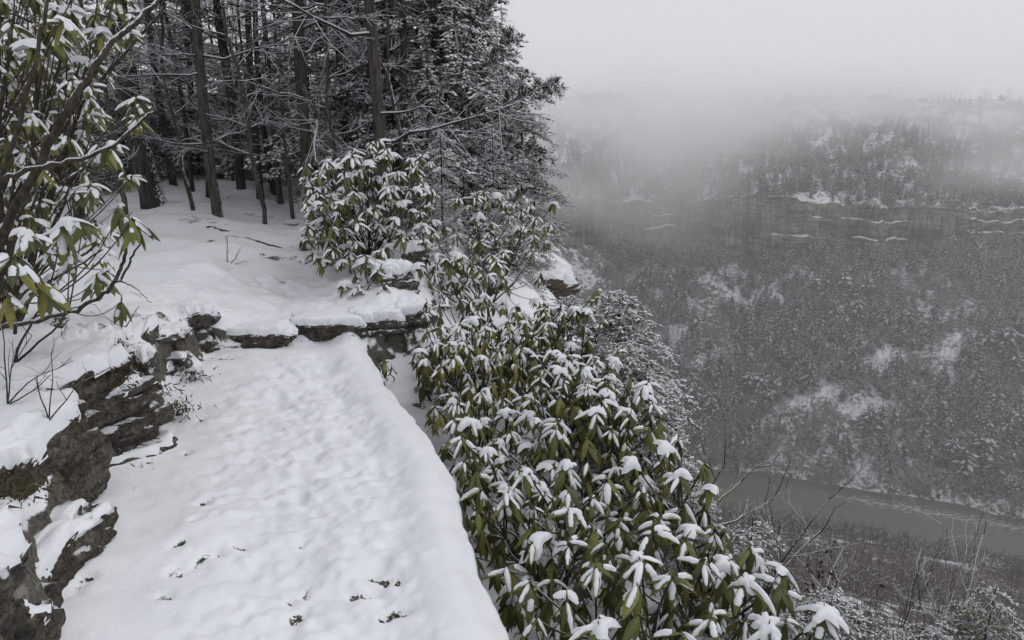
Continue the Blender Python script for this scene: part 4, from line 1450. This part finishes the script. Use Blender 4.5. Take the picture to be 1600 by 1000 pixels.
# ------------------------------------------------------------------ trees
def conifer(seed, H, R, z0, nb, step=.12, sl=.14, sw=.045, snow=.7, rise=.15, droop=.45, rad=.018, dead=0, zd=0.6, lean=(0, 0), pine=False, sec=.13, sides=14):
    """Trunk, limbs and snowy foliage of one conifer as three meshes' worth of geometry."""
    r = np.random.default_rng(seed)
    gt, gl, gf = Geo(), Geo(), Geo()
    n = int(H / .22) + 4
    zz = np.linspace(-.25, H, n)
    ax = np.stack([lean[0] * zz + .02 * H * .25 * np.sin(zz * .9 + seed), lean[1] * zz + .02 * H * .2 * np.sin(zz * .7 + 2 * seed), zz], 1)
    rr = rad * H * (1 - np.clip(zz, 0, H) / H) ** .8 + min(.008, .002 * H) + rad * H * .28 * np.exp(-np.clip(zz, 0, 9) / .16)
    tube(gt, ax, rr, sides, 0, .16, seed)

    def axis(z):
        return np.stack([np.interp(z, zz, ax[:, k]) for k in range(3)], -1)
    # live branches
    zb = z0 + (H - z0) * np.sort(r.random(nb)) ** .9
    az = np.arange(nb) * 2.39996 + r.uniform(-.5, .5, nb)
    f = (zb - z0) / (H - z0)
    L = (R * (1 - f) ** .75 * r.uniform(.6, 1.15, nb) * (0.75 + .25 * np.minimum(f * 8, 1)) + .12)
    B = axis(zb)
    D = np.stack([np.cos(az), np.sin(az), 0 * az], 1)
    S = np.stack([-np.sin(az), np.cos(az), 0 * az], 1)
    ri, dr_ = rise + r.normal(0, .12, nb), droop * r.uniform(.6, 1.3, nb)
    wob = r.normal(0, .10, nb)

    def bpt(i, s):
        s = s[:, None]
        return B[i] + D[i] * L[i][:, None] * s + S[i] * (wob[i] * L[i])[:, None] * np.sin(s * 3) + np.array([0, 0, 1.0]) * (L[i][:, None] * (ri[i][:, None] * s - dr_[i][:, None] * s * s))
    ns = 6
    ss = np.linspace(0, 1, ns + 1)
    for k in range(ns):
        i = np.arange(nb)
        w0, w1 = 1 - ss[k] * .85, 1 - ss[k + 1] * .85
        br = np.minimum(.006 + .011 * L, .03)
        prisms(gl, bpt(i, np.full(nb, ss[k])), bpt(i, np.full(nb, ss[k + 1])), br * w0, br * w1, 4)
    # side shoots
    I, Sx, Sd = [], [], []
    for b in range(nb):
        m = max(3, int(L[b] / sec))
        s_ = np.linspace(.18, 1, m) + r.uniform(-.03, .03, m)
        for sd in (-1, 1):
            I.append(np.full(m, b)), Sx.append(np.clip(s_, .05, 1)), Sd.append(np.full(m, sd))
    I, Sx, Sd = np.concatenate(I), np.concatenate(Sx), np.concatenate(Sd)
    P0 = bpt(I, Sx)
    l2 = (.34 * L[I] * (1.05 - .65 * Sx) + .10) * r.uniform(.6, 1.2, len(I))
    d2 = unit(D[I] * .75 + S[I] * (Sd * r.uniform(.5, 1.0, len(I)))[:, None] + np.stack([0 * Sx, 0 * Sx, r.normal(.05 if pine else -.12, .16, len(I))], 1))
    sag = np.stack([0 * Sx, 0 * Sx, -.25 * l2 if not pine else .12 * l2], 1)
    Pm, P1 = P0 + d2 * (l2 * .55)[:, None] + sag * .25, P0 + d2 * l2[:, None] + sag
    prisms(gl, P0, Pm, .006, .004, 3)
    prisms(gl, Pm, P1, .004, .002, 3)
    # needle sprays along every shoot, and snow resting on them
    A, Dr = [], []
    m2 = np.maximum(2, (l2 / step).astype(int))
    for k in range(int(m2.max())):
        ok = k < m2
        s_ = (k + r.random(len(I))) / m2
        base = np.where((s_ < .55)[:, None], P0 + (Pm - P0) * (s_ / .55)[:, None], Pm + (P1 - Pm) * ((s_ - .55) / .45)[:, None])
        for sd in (-1, 1):
            perp = unit(np.cross(d2, [0, 0, 1.0])) * sd
            v = unit(d2 * r.uniform(.5, 1.0, (len(I), 1)) + perp * r.uniform(.3, .9, (len(I), 1)) + r.normal(0, .18, (len(I), 3)) + (np.array([0, 0, .55]) if pine else np.array([0, 0, -.2])))
            A.append(base[ok]), Dr.append(v[ok])
    A, Dr = np.concatenate(A), np.concatenate(Dr)
    N = len(A)
    ln = sl * r.uniform(.6, 1.25, N)[:, None]
    wd = sw * r.uniform(.6, 1.3, N)[:, None]
    sd_ = unit(np.cross(Dr, [0, 0, 1.0]) + r.normal(0, .15, (N, 3)))
    up = unit(np.cross(sd_, Dr))
    mid = A + Dr * ln * .5
    tip = A + Dr * ln
    V = np.stack([A, mid + sd_ * wd - up * wd * .55, tip, mid - sd_ * wd - up * wd * .55], 1)
    o = np.arange(N)[:, None] * 4
    gf.add(V.reshape(-1, 3), np.concatenate([o + np.array([[0, 1, 2]]), o + np.array([[0, 2, 3]])]), 0)
    pat = noise3(A[:, 0] * 2.5, A[:, 1] * 2.5, A[:, 2] * 2.5, seed) * .5
    k = r.random(N) < snow + pat
    A, tip, mid, sd_, up, wd, Dr, ln = A[k], tip[k], mid[k], sd_[k], up[k], wd[k], Dr[k], ln[k]
    N = len(A)
    z = np.array([0, 0, 1.0])
    t_ = r.uniform(.35, .8, (N, 1)) * sw
    q = r.uniform(.6, 1.02, (N, 1))
    V = np.stack([A + Dr * ln * .12 + z * t_ * .3, mid + sd_ * wd * q - up * wd * .3 + z * t_ * .2, A + Dr * ln * r.uniform(.75, .98, (N, 1)) + z * t_ * .2, mid - sd_ * wd * q - up * wd * .3 + z * t_ * .2, mid + z * t_ * 1.3], 1)
    o = np.arange(N)[:, None] * 5
    gf.add(V.reshape(-1, 3), np.concatenate([o + np.array([[a, b, 4]]) for a, b in ((0, 1), (1, 2), (2, 3), (3, 0))]), 1)
    # dead lower limbs, bare and lined with snow
    if dead:
        gd = Geo()
        zb = r.uniform(zd, max(z0 + 1.5, zd + .5), dead)
        for z_ in zb:
            a = r.uniform(0, 2 * pi)
            l_ = r.uniform(.35, 1.0) * R * .95
            d_ = np.array([cos(a), sin(a), r.uniform(-.15, .35)])
            b = axis(np.array([z_]))[0]
            m = 8
            s_ = np.linspace(0, 1, m)[:, None]
            P = b + d_ * l_ * s_ + np.array([0, 0, r.uniform(-.35, .25)]) * l_ * s_ ** 2 + np.cumsum(r.normal(0, .022 * l_, (m, 3)), 0)
            rr_ = np.linspace(.017, .005, m) * (.6 + .4 * l_)
            prisms(gd, P[:-1], P[1:], rr_[:-1], rr_[1:], 4)
            for _ in range(int(3 + 7 * l_)):
                s2 = r.uniform(.25, 1)
                p = np.array([np.interp(s2, s_[:, 0], P[:, c]) for c in range(3)])
                v = unit(d_ + r.normal(0, .65, 3)) * r.uniform(.15, .5) * l_
                q1 = p + v * .5 + r.normal(0, .02, 3)
                prisms(gd, [p, q1], [q1, p + v], [.0065, .0045], [.0045, .0025], 3)
                for __ in range(2):
                    w_ = unit(v + r.normal(0, .5, 3) * np.linalg.norm(v)) * np.linalg.norm(v) * .5
                    prisms(gd, [q1], [q1 + w_], .004, .002, 3)
    else:
        gd = None
    return gt, gl, gf, gd


class Proto:
    def __init__(self, nm, bark, *a, needles=None, **k):
        gt, gl, gf, gd = conifer(*a, **k)
        self.nm = nm
        self.trunk = gt.mesh('trunk', [bark])
        self.limb = gl.mesh('branch', [M_TWIG])
        self.crown = gf.mesh('crown', [needles or M_NEEDLE, M_SNOW], False)
        self.dead = gd.mesh('dead_branch', [M_TWIG]) if gd else None

    def put(self, label, pos, rot, sc=1.0, group=None, tilt=(0, 0), cat='tree'):
        e = thing(self.nm, label, cat, pos, group, (tilt[0], tilt[1], rot))
        e.scale = (sc, sc, sc)
        link('trunk', self.trunk, e)
        link('branch', self.limb, e)
        link('crown', self.crown, e)
        if self.dead:
            link('dead_branch', self.dead, e)
        return e


KF = dict(step=.085, sl=.115, sw=.03, snow=1.0, sec=.12)
FULL = [Proto('hemlock', M_BARK, 1001, 8.5, 1.9, .25, 60, rad=.011, **KF),
        Proto('hemlock', M_BARK, 1002, 7.0, 1.7, .15, 54, rad=.011, droop=.6, **KF),
        Proto('hemlock', M_BARK, 1003, 10.0, 2.1, .8, 64, rad=.011, droop=.35, **KF)]
TALL = [Proto('pine', M_BARK, 1011, 14.0, 2.1, 5.0, 60, rad=.0046, dead=24, zd=1.1, pine=True, droop=.2, sl=.13, sw=.03, snow=.95),
        Proto('pine', M_BARKG, 1012, 13.0, 1.9, 4.6, 55, rad=.0044, dead=26, zd=.9, pine=True, droop=.25, sl=.13, sw=.03, snow=.95),
        Proto('hemlock', M_BARK, 1013, 15.0, 2.0, 5.5, 60, rad=.0046, dead=20, zd=1.4, sl=.12, sw=.032, snow=.95)]
BIG = Proto('pine', M_BARK, 1021, 16.0, 2.4, 6.0, 65, rad=.0095, dead=18, zd=1.6, pine=True, sides=20)
SMALL = [Proto('hemlock', M_BARK, 1031, 2.2, .75, .12, 54, step=.036, sl=.052, sw=.0125, rad=.009, snow=.62, sec=.055, droop=.5),
         Proto('hemlock', M_BARK, 1032, 1.5, .62, .08, 50, step=.034, sl=.05, sw=.0125, rad=.009, snow=.7, sec=.05, droop=.6)]


def on(x, y, dz=-.05):
    return (x, y, gz(x, y) + dz)


def stand(proto, px, py, lab, rot, sc=1.0, group=None, tilt=(0, 0), lo=4.0):
    q = hit(px, py, lo)
    return proto.put(lab, (q[0], q[1], q[2] - .04), rot, sc, group, tilt), q


GT = 'trunks at the head of the trail'
stand(BIG, 241, 322, 'biggest dark trunk, rough-barked, behind the left rhododendrons', .4, 1.0, GT, (0, -.035))
stand(TALL[0], 331, 312, 'dark trunk just left of and behind the slim grey trunk', 1.0, 1.0, GT, (0, -.01))
stand(TALL[1], 346, 341, 'slim grey-brown trunk standing free in the snow at the head of the trail', 2.2, 1.0, GT)
stand(TALL[0], 402, 312, 'dark trunk leaning left, right of the slim grey trunk', 2.6, .8, GT, (0, -.10))
stand(TALL[2], 372, 300, 'upright dark trunk behind the leaning one', .9, .95, GT)
stand(TALL[1], 437, 318, 'thin pale trunk left of the rounded rhododendron', 4.4, .75, GT)
stand(TALL[2], 270, 290, 'thin dark trunk between the biggest trunk and the pair', 5.1, .8, GT, (0, .03))
stand(TALL[0], 425, 305, 'very thin dark trunk behind the pale one', 3.3, .7, GT)
q = at(492, 345, 9.4)
TALL[0].put('straight dark trunk rising behind the left half of the rounded rhododendron', on(q[0], q[1]), 4.2, 1.05, GT)
q = at(592, 340, 8.9)
TALL[1].put('tall straight trunk rising behind the middle of the rounded rhododendron', on(q[0], q[1]), .2, 1.2, GT, (0, -.01))
q = at(120, 300, 8.6)
TALL[2].put('trunk half hidden by rhododendron left of the biggest trunk', on(q[0], q[1]), 1.9, 1.0, GT)
q = at(20, 300, 8.0)
TALL[0].put('trunk at the far left edge behind the rhododendrons', on(q[0], q[1]), 2.9, 1.0, GT)

GE = 'trees along the cliff edge'
for (px, D, pr, sc, rot, lab) in [
        (698, 12.5, FULL[0], .88, .3, 'full snowy hemlock above the outcrop, its boughs against the white sky'),
        (690, 11.2, FULL[1], 1.0, 1.4, 'full hemlock behind the right side of the rounded rhododendron'),
        (742, 15.0, FULL[1], .80, 2.5, 'hemlock at the outermost edge of the wood over the gorge'),
        (640, 10.6, TALL[1], .9, 3.6, 'pine with long bare snow-lined limbs reaching right'),
        (728, 17.5, FULL[2], .70, 4.2, 'hemlock deeper in the wood behind the outermost one'),
        (785, 20.0, FULL[0], .55, 5.0, 'short hemlock seen through the gap above the pointed rock'),
        (680, 15.5, FULL[2], 1.0, .9, 'tall hemlock filling the middle of the cliff-edge trees'),
        (545, 12.2, FULL[1], 1.05, 2.2, 'hemlock behind the two straight trunks'),
        (620, 13.5, FULL[0], 1.1, 5.4, 'broad hemlock right of the tall straight trunk'),
        (672, 9.9, FULL[1], .36, .7, 'bushy half-grown hemlock right behind the rounded rhododendron'),
        (735, 11.0, FULL[0], .30, 2.7, 'half-grown hemlock straight above the outcrop'),
        (790, 12.2, FULL[1], .34, 1.7, 'half-grown hemlock at the cliff edge, its top below the white sky'),
        (770, 10.2, FULL[0], .20, 4.7, 'dense knee-high hemlock among the rhododendrons above the outcrop'),
        (690, 8.6, FULL[1], .22, 5.7, 'low bushy hemlock uphill of the squat boulder'),
        (835, 12.4, FULL[0], .17, 3.7, 'little hemlock crowning the rock nose'),
        (815, 13.0, SMALL[0], 1.15, .7, 'young hemlock beside the pointed snowy rock')]:
    q = at(px, 300, D)
    pr.put(lab, on(q[0], q[1]), rot, sc, GE)
# the dim wood behind
r2 = np.random.default_rng(61)
pts = []
for _ in range(4000):
    y = r2.uniform(11.5, 36)
    x = r2.uniform(-32, -.6) if y > 14 else r2.uniform(-14, -1.8)
    if x < -1.05 * y or x > np.interp(y, [11, 18, 36], [-1.0, -1.2, -2.2]):
        continue
    if abs(x - np.interp(y, [9, 12, 16], [-3.2, -4.4, -6])) < .8 and y < 13.5:
        continue
    if all((x - a) ** 2 + (y - b) ** 2 > (1.5 + .03 * y) ** 2 for a, b in pts):
        pts.append((x, y))
    if len(pts) > 105:
        break
for x, y in pts:
    pr = FULL[int(r2.integers(3))] if r2.random() < (.72 if y > 14 else .6) else TALL[int(r2.integers(3))]
    pr.put('snow-flecked evergreen among many in the dim wood behind the trail', on(x, y), r2.uniform(0, 6.28), r2.uniform(.5, .9), 'evergreens in the wood behind the trail', (r2.normal(0, .02), r2.normal(0, .02)))
# a low row of young hemlocks closing the wood at ground level
for k in range(26):
    px, D = r2.uniform(-40, 500), r2.uniform(11, 17)
    q = at(px, 300, D)
    if 340 < px < 420 and D < 13:
        continue
    SMALL[k % 2].put('small snow-flecked hemlock under the trees behind the trail', on(q[0], q[1]), r2.uniform(0, 6.28), r2.uniform(.8, 1.5), 'young hemlocks under the trees')

# young hemlocks on the outer side of the thicket
GY = 'young hemlocks beside the rhododendron thicket'
for px, py, D, pr, sc, rot, lab in [
        (965, 535, 5.7, SMALL[1], 1.0, .4, 'snow-topped young hemlock standing out beyond the middle of the thicket'),
        (1005, 668, 4.3, SMALL[1], .75, 1.9, 'small snowy hemlock at the outer edge of the thicket above the river'),
        (1035, 735, 3.8, SMALL[0], .48, 3.0, 'low hemlock tip with snow tufts above the river bend'),
        (1165, 915, 2.9, SMALL[0], .55, 4.4, 'drooping snowy hemlock right of the lowest rhododendron'),
        (1290, 1010, 3.2, SMALL[1], .7, 5.2, 'snow-heaped hemlock low at the bottom of the photo'),
        (1540, 1000, 4.4, SMALL[0], .7, .9, 'snowy hemlock top in the bottom right corner'),
        (1450, 1035, 4.2, SMALL[1], .7, 2.3, 'hemlock top just left of the one in the bottom right corner'),
        (760, 410, 8.8, SMALL[1], 1.1, 1.1, 'low hemlock sprawling over the brown rock ledge'),
        (700, 425, 8.0, SMALL[0], .7, 2.0, 'young hemlock behind the squat boulder'),
        (830, 395, 10.2, SMALL[1], .9, 2.9, 'young hemlock drooping over the rock nose'),
        (670, 330, 9.6, SMALL[0], .9, .3, 'young hemlock at the right flank of the rounded rhododendron'),
        (725, 330, 10.4, SMALL[0], 1.1, 1.3, 'young hemlock in the middle of the cliff-edge slope'),
        (780, 320, 11.5, SMALL[0], 1.1, 2.3, 'young hemlock up the slope above the pointed rock'),
        (740, 385, 9.4, SMALL[1], 1.2, 3.3, 'spreading young hemlock above the brown rock ledge'),
        (800, 420, 9.3, SMALL[1], 1.0, 4.3, 'snow-heavy hemlock bough lying across the brown rock ledge'),
        (850, 370, 12.0, SMALL[0], .7, 5.3, 'slim young hemlock right of the pointed rock'),
        (890, 525, 6.6, SMALL[1], .9, .8, 'young hemlock between the outcrop and the thicket'),
        (975, 605, 4.9, SMALL[1], .8, 1.2, 'young hemlock on the outer edge just below the snow-topped one'),
        (1080, 820, 3.3, SMALL[1], .5, 2.6, 'scraggly little hemlock tip beside the budded twigs'),
        (1370, 1040, 3.9, SMALL[1], .7, 3.9, 'hemlock tuft at the bottom edge between the lower right saplings')]:
    q = at(px, py, D)
    h = (2.1 if pr is SMALL[0] else 1.42) * sc
    pr.put(lab, (q[0], q[1], q[2] - h * .72), rot, sc, GY, cat='young tree')


# ------------------------------------------------------------------ small plants, twigs and litter
def twiggy(g, r, P0, d, L, rad, depth, mat=0, spread=.6, tips=None):
    """A bare forking shoot."""
    n = max(4, int(L / .05))
    n = min(n, 9)
    P = [np.array(P0, float)]
    d = unit(np.array(d, float))
    for k in range(n):
        d = unit(d + r.normal(0, .13, 3) + np.array([0, 0, .03]))
        P.append(P[-1] + d * L / n)
    P = np.array(P)
    tube(g, P, np.linspace(rad, rad * .45, n + 1), 5 if rad > .004 else 4, mat)
    if tips is not None and depth == 0:
        tips.append((P[-1], d))
    if depth:
        for k in range(1, n + 1):
            if r.random() < .62 and k > 1:
                v = unit(d + r.normal(0, spread, 3) + np.array([0, 0, .15]))
                twiggy(g, r, P[k], v, L * r.uniform(.3, .6) * (1.1 - .5 * k / n), rad * .5, depth - 1, mat, spread, tips)


def sapling(label, pos, shoots, seed, rad=.006, group='bare saplings and twigs', mat=None, name='bare_sapling', depth=2, spread=.6, buds=0.0):
    r = np.random.default_rng(seed)
    e = thing(name, label, 'sapling', pos, group)
    for d, L in shoots:
        g = Geo()
        tp = []
        twiggy(g, r, (0, 0, -.02), d, L, rad, depth, 0, spread, tp)
        link('stem', g.mesh('stem', [mat or M_STEM]), e)
        if buds and tp:
            gb = Geo()
            D, F = cube_dirs(3)
            for p_, d_ in tp:
                gb.add(D * buds * r.uniform(.6, 1.3) * np.array([1, 1, .8]) + p_ + np.array([0, 0, buds * .4]), F)
            link('snow', gb.mesh('snow', [M_SNOWF]), e)
    return e


q = hit(357, 412, 5)
sapling('little bare stick-like sapling standing alone in the snow of the trail', q, [((0, 0, 1), .30), ((.7, 0, .6), .22), ((.8, -.1, .3), .2)], 901, .006)
q = at(770, 470, 7.0)
sapling('bare sapling with thin forked twigs reaching up against the far cliff', q, [((.35, .1, .8), 1.15), ((.75, .1, .42), .95), ((.2, 0, .9), .8)], 902, .010, depth=3, spread=.4)
q = at(1085, 830, 3.3)
sapling('bare budded twigs sticking out of the thicket above the river', q, [((.75, .2, .35), .60), ((.45, .3, .5), .62), ((.8, 0, .1), .5), ((.2, .2, .8), .42)], 903, .007, buds=.0, spread=.5)
q = at(1165, 985, 2.7)
sapling('long bare twig slanting up across the small hemlock at the lower right', q, [((.55, .25, .75), .75), ((.25, .2, 1), .62)], 904, .006, depth=2, buds=.0)
q = at(1190, 760, 9.0)
for px, D, seed, L, lab in [(1235, 11, 905, 3.2, 'bare upright sapling with a snow-tipped top below the river bank line'), (1330, 16, 906, 4.6, 'dim bare young tree standing right of the thicket'),
                            (1490, 18, 908, 4.5, 'thin bare sapling with pale twigs at the lower right'),
                            (1440, 22, 910, 5.0, 'forked bare young tree far down the slope at the lower right')]:
    tip = at(px, {905: 790, 906: 820, 907: 880, 908: 830, 909: 850, 910: 800}[seed], D)
    sapling(lab, tip - np.array([0, 0, L * 1.02]), [((.05, 0, 1), L), ((.25, .1, 1), L * .8), ((-.25, .1, 1), L * .7)], seed, .022, depth=3, mat=M_TWIG, spread=.45)
sapling('thin brown twigs poking from the snow at the left edge', at(10, 625, 2.6), [((.3, .1, 1), .34), ((.6, 0, .8), .3), ((.1, .2, 1), .36), ((.8, .1, .5), .25)], 911, .004, depth=2)
sapling('second tuft of brown twigs on the snowy bank, right of the first', at(75, 650, 2.5), [((.5, .1, .8), .25), ((.1, .1, 1), .26), ((-.3, 0, .8), .2)], 912, .0035, depth=2)
q = atz(192, 722, .05)
sapling('fallen twig lying on the snow at the foot of the overhanging rock', q, [((1, .35, .30), .24)], 913, .0035, depth=1, name='fallen_twig', spread=.4)
q = atz(168, 790, .03)
sapling('short fallen twig on the snow below the longer one', q, [((.6, .5, .25), .12)], 914, .003, depth=1, name='fallen_twig')
q = at(196, 505, 3.6)
sapling('dark sprig sticking from the snow under the drooping whorl', q, [((-.8, 0, .25), .22), ((.5, .2, .6), .12)], 915, .004, depth=1)

# rusty moss hanging on the bank
r = np.random.default_rng(33)
c0 = np.array([-2.30, 3.22, .44])
q = at(150, 590, 3.15)
e = thing('moss_clump', 'rusty brown moss clump on the rock edge of the bank', 'moss', q)
g = Geo()
for _ in range(420):
    p_ = np.array([r.normal(0, .075), r.normal(0, .06), r.normal(0, .028)])
    v = unit(np.array([r.normal(.1, .5), r.normal(-.35, .4), r.uniform(-.7, .7)])) * r.uniform(.018, .05)
    w_ = unit(np.cross(v, r.normal(0, 1, 3))) * r.uniform(.004, .009)
    g.add([p_ - w_, p_ + w_, p_ + v], [[0, 1, 2]])
link('fronds', g.mesh('fronds', [M_MOSS], False), e)

for px, py, z, n_, lab in [(60, 575, .52, 90, 'small dark moss tuft on the snowy bank at the left edge'), (205, 505, .45, 120, 'dark grassy tuft under the drooping whorl'),
                           (165, 545, .5, 110, 'brown moss strip above the upright fin'), (275, 640, .12, 110, 'brown tuft beside the mossy stone at the foot of the bank'),
                           (245, 610, .2, 100, 'dry brown tuft between the fin and the layered block'), (100, 650, .5, 120, 'dark moss edge hanging over the overhang'),
                           (215, 740, .05, 110, 'roots and moss at the foot of the overhanging rock'), (120, 870, .06, 140, 'moss fringe at the foot of the bank near the camera'),
                           (300, 590, .1, 90, 'small tuft at the foot of the layered block'), (45, 760, .5, 110, 'dark moss patch at the left edge above the craggy rock')]:
    q = atz(px, py, z)
    e = thing('moss_clump', lab, 'moss', q, 'moss and grass tufts on the bank')
    g = Geo()
    for _ in range(n_ * 2):
        p_ = np.array([r.normal(0, .05), r.normal(0, .05), r.normal(0, .02)])
        v = unit(np.array([r.normal(.15, .5), r.normal(-.2, .5), r.uniform(-.6, .8)])) * r.uniform(.015, .05)
        w_ = unit(np.cross(v, r.normal(0, 1, 3))) * r.uniform(.002, .006)
        g.add([p_ - w_, p_ + w_, p_ + v], [[0, 1, 2]])
    link('fronds', g.mesh('fronds', [M_DARKMOSS], False), e)

# dry red-brown leaves still hanging on an oak shoot low at the right
q = at(1290, 925, 4.2)
r = np.random.default_rng(34)
e = thing('oak_shoot', 'shoot with dry red-brown leaves beside the small hemlock at the lower right', 'sapling', q - np.array([0, 0, .55]))
g, gl, tp = Geo(), Geo(), []
for k in range(5):
    twiggy(g, r, (0, 0, 0), (r.normal(0, .4), r.normal(0, .3), 1), r.uniform(.45, .75), .005, 2, 0, .6, tp)
for p_, d_ in tp:
    for _ in range(2):
        v = unit(d_ * .4 + r.normal(0, .6, 3) + np.array([0, 0, -.5])) * r.uniform(.03, .055)
        w_ = unit(np.cross(v, r.normal(0, 1, 3))) * r.uniform(.01, .017)
        gl.add([p_, p_ + v * .5 + w_, p_ + v, p_ + v * .5 - w_], [[0, 1, 2, 3]])
link('stem', g.mesh('stem', [M_TWIG]), e)
link('dry_leaves', gl.mesh('dry_leaves', [M_DRYLEAF], False), e)

# roots crossing the trail
GR = 'roots crossing the trail'
for pts, lab in [([(372, 371), (392, 376), (418, 384), (440, 389)], 'thin dark root crossing the trail, left of the other root'),
                 ([(436, 353), (455, 353), (474, 350)], 'dark root end near the foot of the rounded rhododendron'),
                 ([(315, 359), (335, 357), (357, 363)], 'dark root showing in the snow in front of the slim grey trunk'),
                 ([(455, 389), (478, 393), (496, 390)], 'short root under the edge of the rounded rhododendron')]:
    P = np.array([hit(a, b) for a, b in pts])
    o = np.array(P[0])
    g = Geo()
    tt_ = np.linspace(0, len(P) - 1, 14)
    Q = np.stack([np.interp(tt_, np.arange(len(P)), P[:, k]) for k in range(3)], 1) - o
    for k in range(14):
        Q[k, 2] = gz(Q[k, 0] + o[0], Q[k, 1] + o[1]) - o[2] + .012
    tube(g, Q, .022 * np.sin(np.linspace(.25, 2.9, 14)) + .006, 7, 0, .2, 3)
    ob = link('root', g.mesh('root', [M_BARK]), None, o)
    tag(ob, lab, 'root', GR)

# a pine bough reaching out over the gorge
r = np.random.default_rng(35)
pts = np.array([at(700, 250, 11.4), at(745, 205, 11.3), at(790, 165, 11.2), at(830, 150, 11.1), at(866, 132, 11.0)])
rt = on(pts[0][0] - .55, pts[0][1] + .2)
e = thing('pine', 'crooked pine whose tufted bough reaches out over the gorge against the white sky', 'tree', rt, GE)
rt = np.array(rt)
g, gf = Geo(), Geo()
T = np.array([rt - [0, 0, .2], rt + [.05, 0, .9], rt + [.2, 0, 1.9], pts[0] + [.05, 0, .6], pts[0] + [-.1, .1, 2.0], pts[0] + [0, .2, 3.2]]) - rt
tt_ = np.linspace(0, 5, 30)
T = np.stack([np.interp(tt_, np.arange(6), T[:, k]) for k in range(3)], 1)
for _ in range(4):
    T[1:-1] = (T[:-2] + 2 * T[1:-1] + T[2:]) / 4
tube(g, T, np.linspace(.085, .02, 30), 9, 0, .15, 5)
link('trunk', g.mesh('trunk', [M_BARK]), e)
g = Geo()


def bough(P, rad, m=24):
    tt_ = np.linspace(0, len(P) - 1, m)
    Q = np.stack([np.interp(tt_, np.arange(len(P)), P[:, k]) for k in range(3)], 1)
    for _ in range(2):
        Q[1:-1] = (Q[:-2] + 2 * Q[1:-1] + Q[2:]) / 4
    Q = Q + np.cumsum(r.normal(0, .006, Q.shape), 0)
    tube(g, Q, np.linspace(rad, rad * .35, m), 5)
    return Q


def tuft(p, d, n=26):
    for _ in range(n):
        v = unit(d * .6 + r.normal(0, .6, 3) + np.array([0, 0, .25])) * r.uniform(.06, .11)
        w_ = unit(np.cross(v, r.normal(0, 1, 3))) * .008
        o_ = p + r.normal(0, .014, 3)
        gf.add([o_ - w_, o_ + w_, o_ + v + w_ * .4, o_ + v - w_ * .4], [[0, 1, 2, 3]], int(r.random() < .38))


main = [np.array([T[16], pts[0] - rt, *(pts[1:] - rt)]),
        np.array([T[13], at(730, 262, 11.2) - rt, at(775, 235, 11.0) - rt, at(815, 222, 10.9) - rt, at(842, 238, 10.9) - rt]),
        np.array([T[19], at(720, 170, 11.3) - rt, at(752, 120, 11.3) - rt, at(778, 82, 11.2) - rt, at(790, 68, 11.2) - rt]),
        np.array([T[22], at(705, 120, 11.4) - rt, at(735, 60, 11.4) - rt, at(752, 20, 11.4) - rt])]
for b in main:
    Q = bough(b, .028)
    for k in range(7, 24):
        for _ in range(2):
            dd = unit(Q[k] - Q[k - 1])
            v = unit(dd + r.normal(0, .7, 3)) * r.uniform(.12, .34)
            S_ = bough(np.array([Q[k], Q[k] + v * .5 + r.normal(0, .02, 3), Q[k] + v]), .008, 6)
            for j in (2, 3, 4, 5):
                if r.random() < .8:
                    tuft(S_[j], unit(v), 16)
    tuft(Q[-1], unit(Q[-1] - Q[-3]), 40)
link('branch', g.mesh('branch', [M_TWIG]), e)
link('needles', gf.mesh('needles', [M_NEEDLE2, M_SNOW], False), e)

# leafless understorey trees with snow-lined limbs among the trunks
UND = []
for k in range(4):
    r = np.random.default_rng(950 + k)
    g = Geo()
    ax = np.cumsum(np.concatenate([[[0, 0, -.1]], r.normal(0, .045, (14, 3)) * np.array([1, 1, .2]) + np.array([r.normal(0, .03), r.normal(0, .03), .36])]), 0)
    tube(g, ax, np.linspace(.032, .010, 15), 7)
    limbs_ = []
    for q_ in range(3, 15):
        for _ in range(2):
            if r.random() < .8:
                a = r.uniform(0, 6.28)
                gb = Geo()
                twiggy(gb, r, ax[q_], (cos(a), sin(a), r.uniform(.05, .6)), r.uniform(.5, 1.3) * (1.15 - q_ / 20), .011, 2, 0, .5)
                limbs_.append(gb.mesh('branch', [M_TWIG]))
    UND.append((g.mesh('trunk', [M_BARKG]), limbs_))
GU = 'leafless understorey trees among the trunks'
for i, (px, D, rot, lab) in enumerate([
        (300, 9.6, .3, 'bare understorey tree between the biggest trunk and the slim grey trunk'),
        (408, 9.3, 1.3, 'bare understorey tree in front of the leaning trunk'),
        (455, 9.9, 2.3, 'bare understorey tree left of the straight dark trunk'),
        (530, 9.6, 3.3, 'bare understorey tree between the two straight trunks'),
        (560, 11.0, 4.3, 'bare understorey tree just left of the tall straight trunk'),
        (640, 9.4, 5.3, 'bare understorey tree right of the tall straight trunk, limbs reaching right'),
        (690, 10.4, .9, 'bare understorey tree in front of the cliff-edge hemlocks'),
        (735, 11.6, 1.9, 'outermost bare understorey tree, twigs against the pale gorge'),
        (180, 8.0, 2.9, 'bare understorey tree left of the biggest trunk'),
        (365, 13.0, 3.9, 'thin bare tree deeper in the wood behind the slim grey trunk')]):
    q = at(px, 300, D)
    e = thing('bare_tree', lab, 'bare tree', on(q[0], q[1]), GU, (0, 0, rot))
    link('trunk', UND[i % 4][0], e)
    for m_ in UND[i % 4][1]:
        link('branch', m_, e)
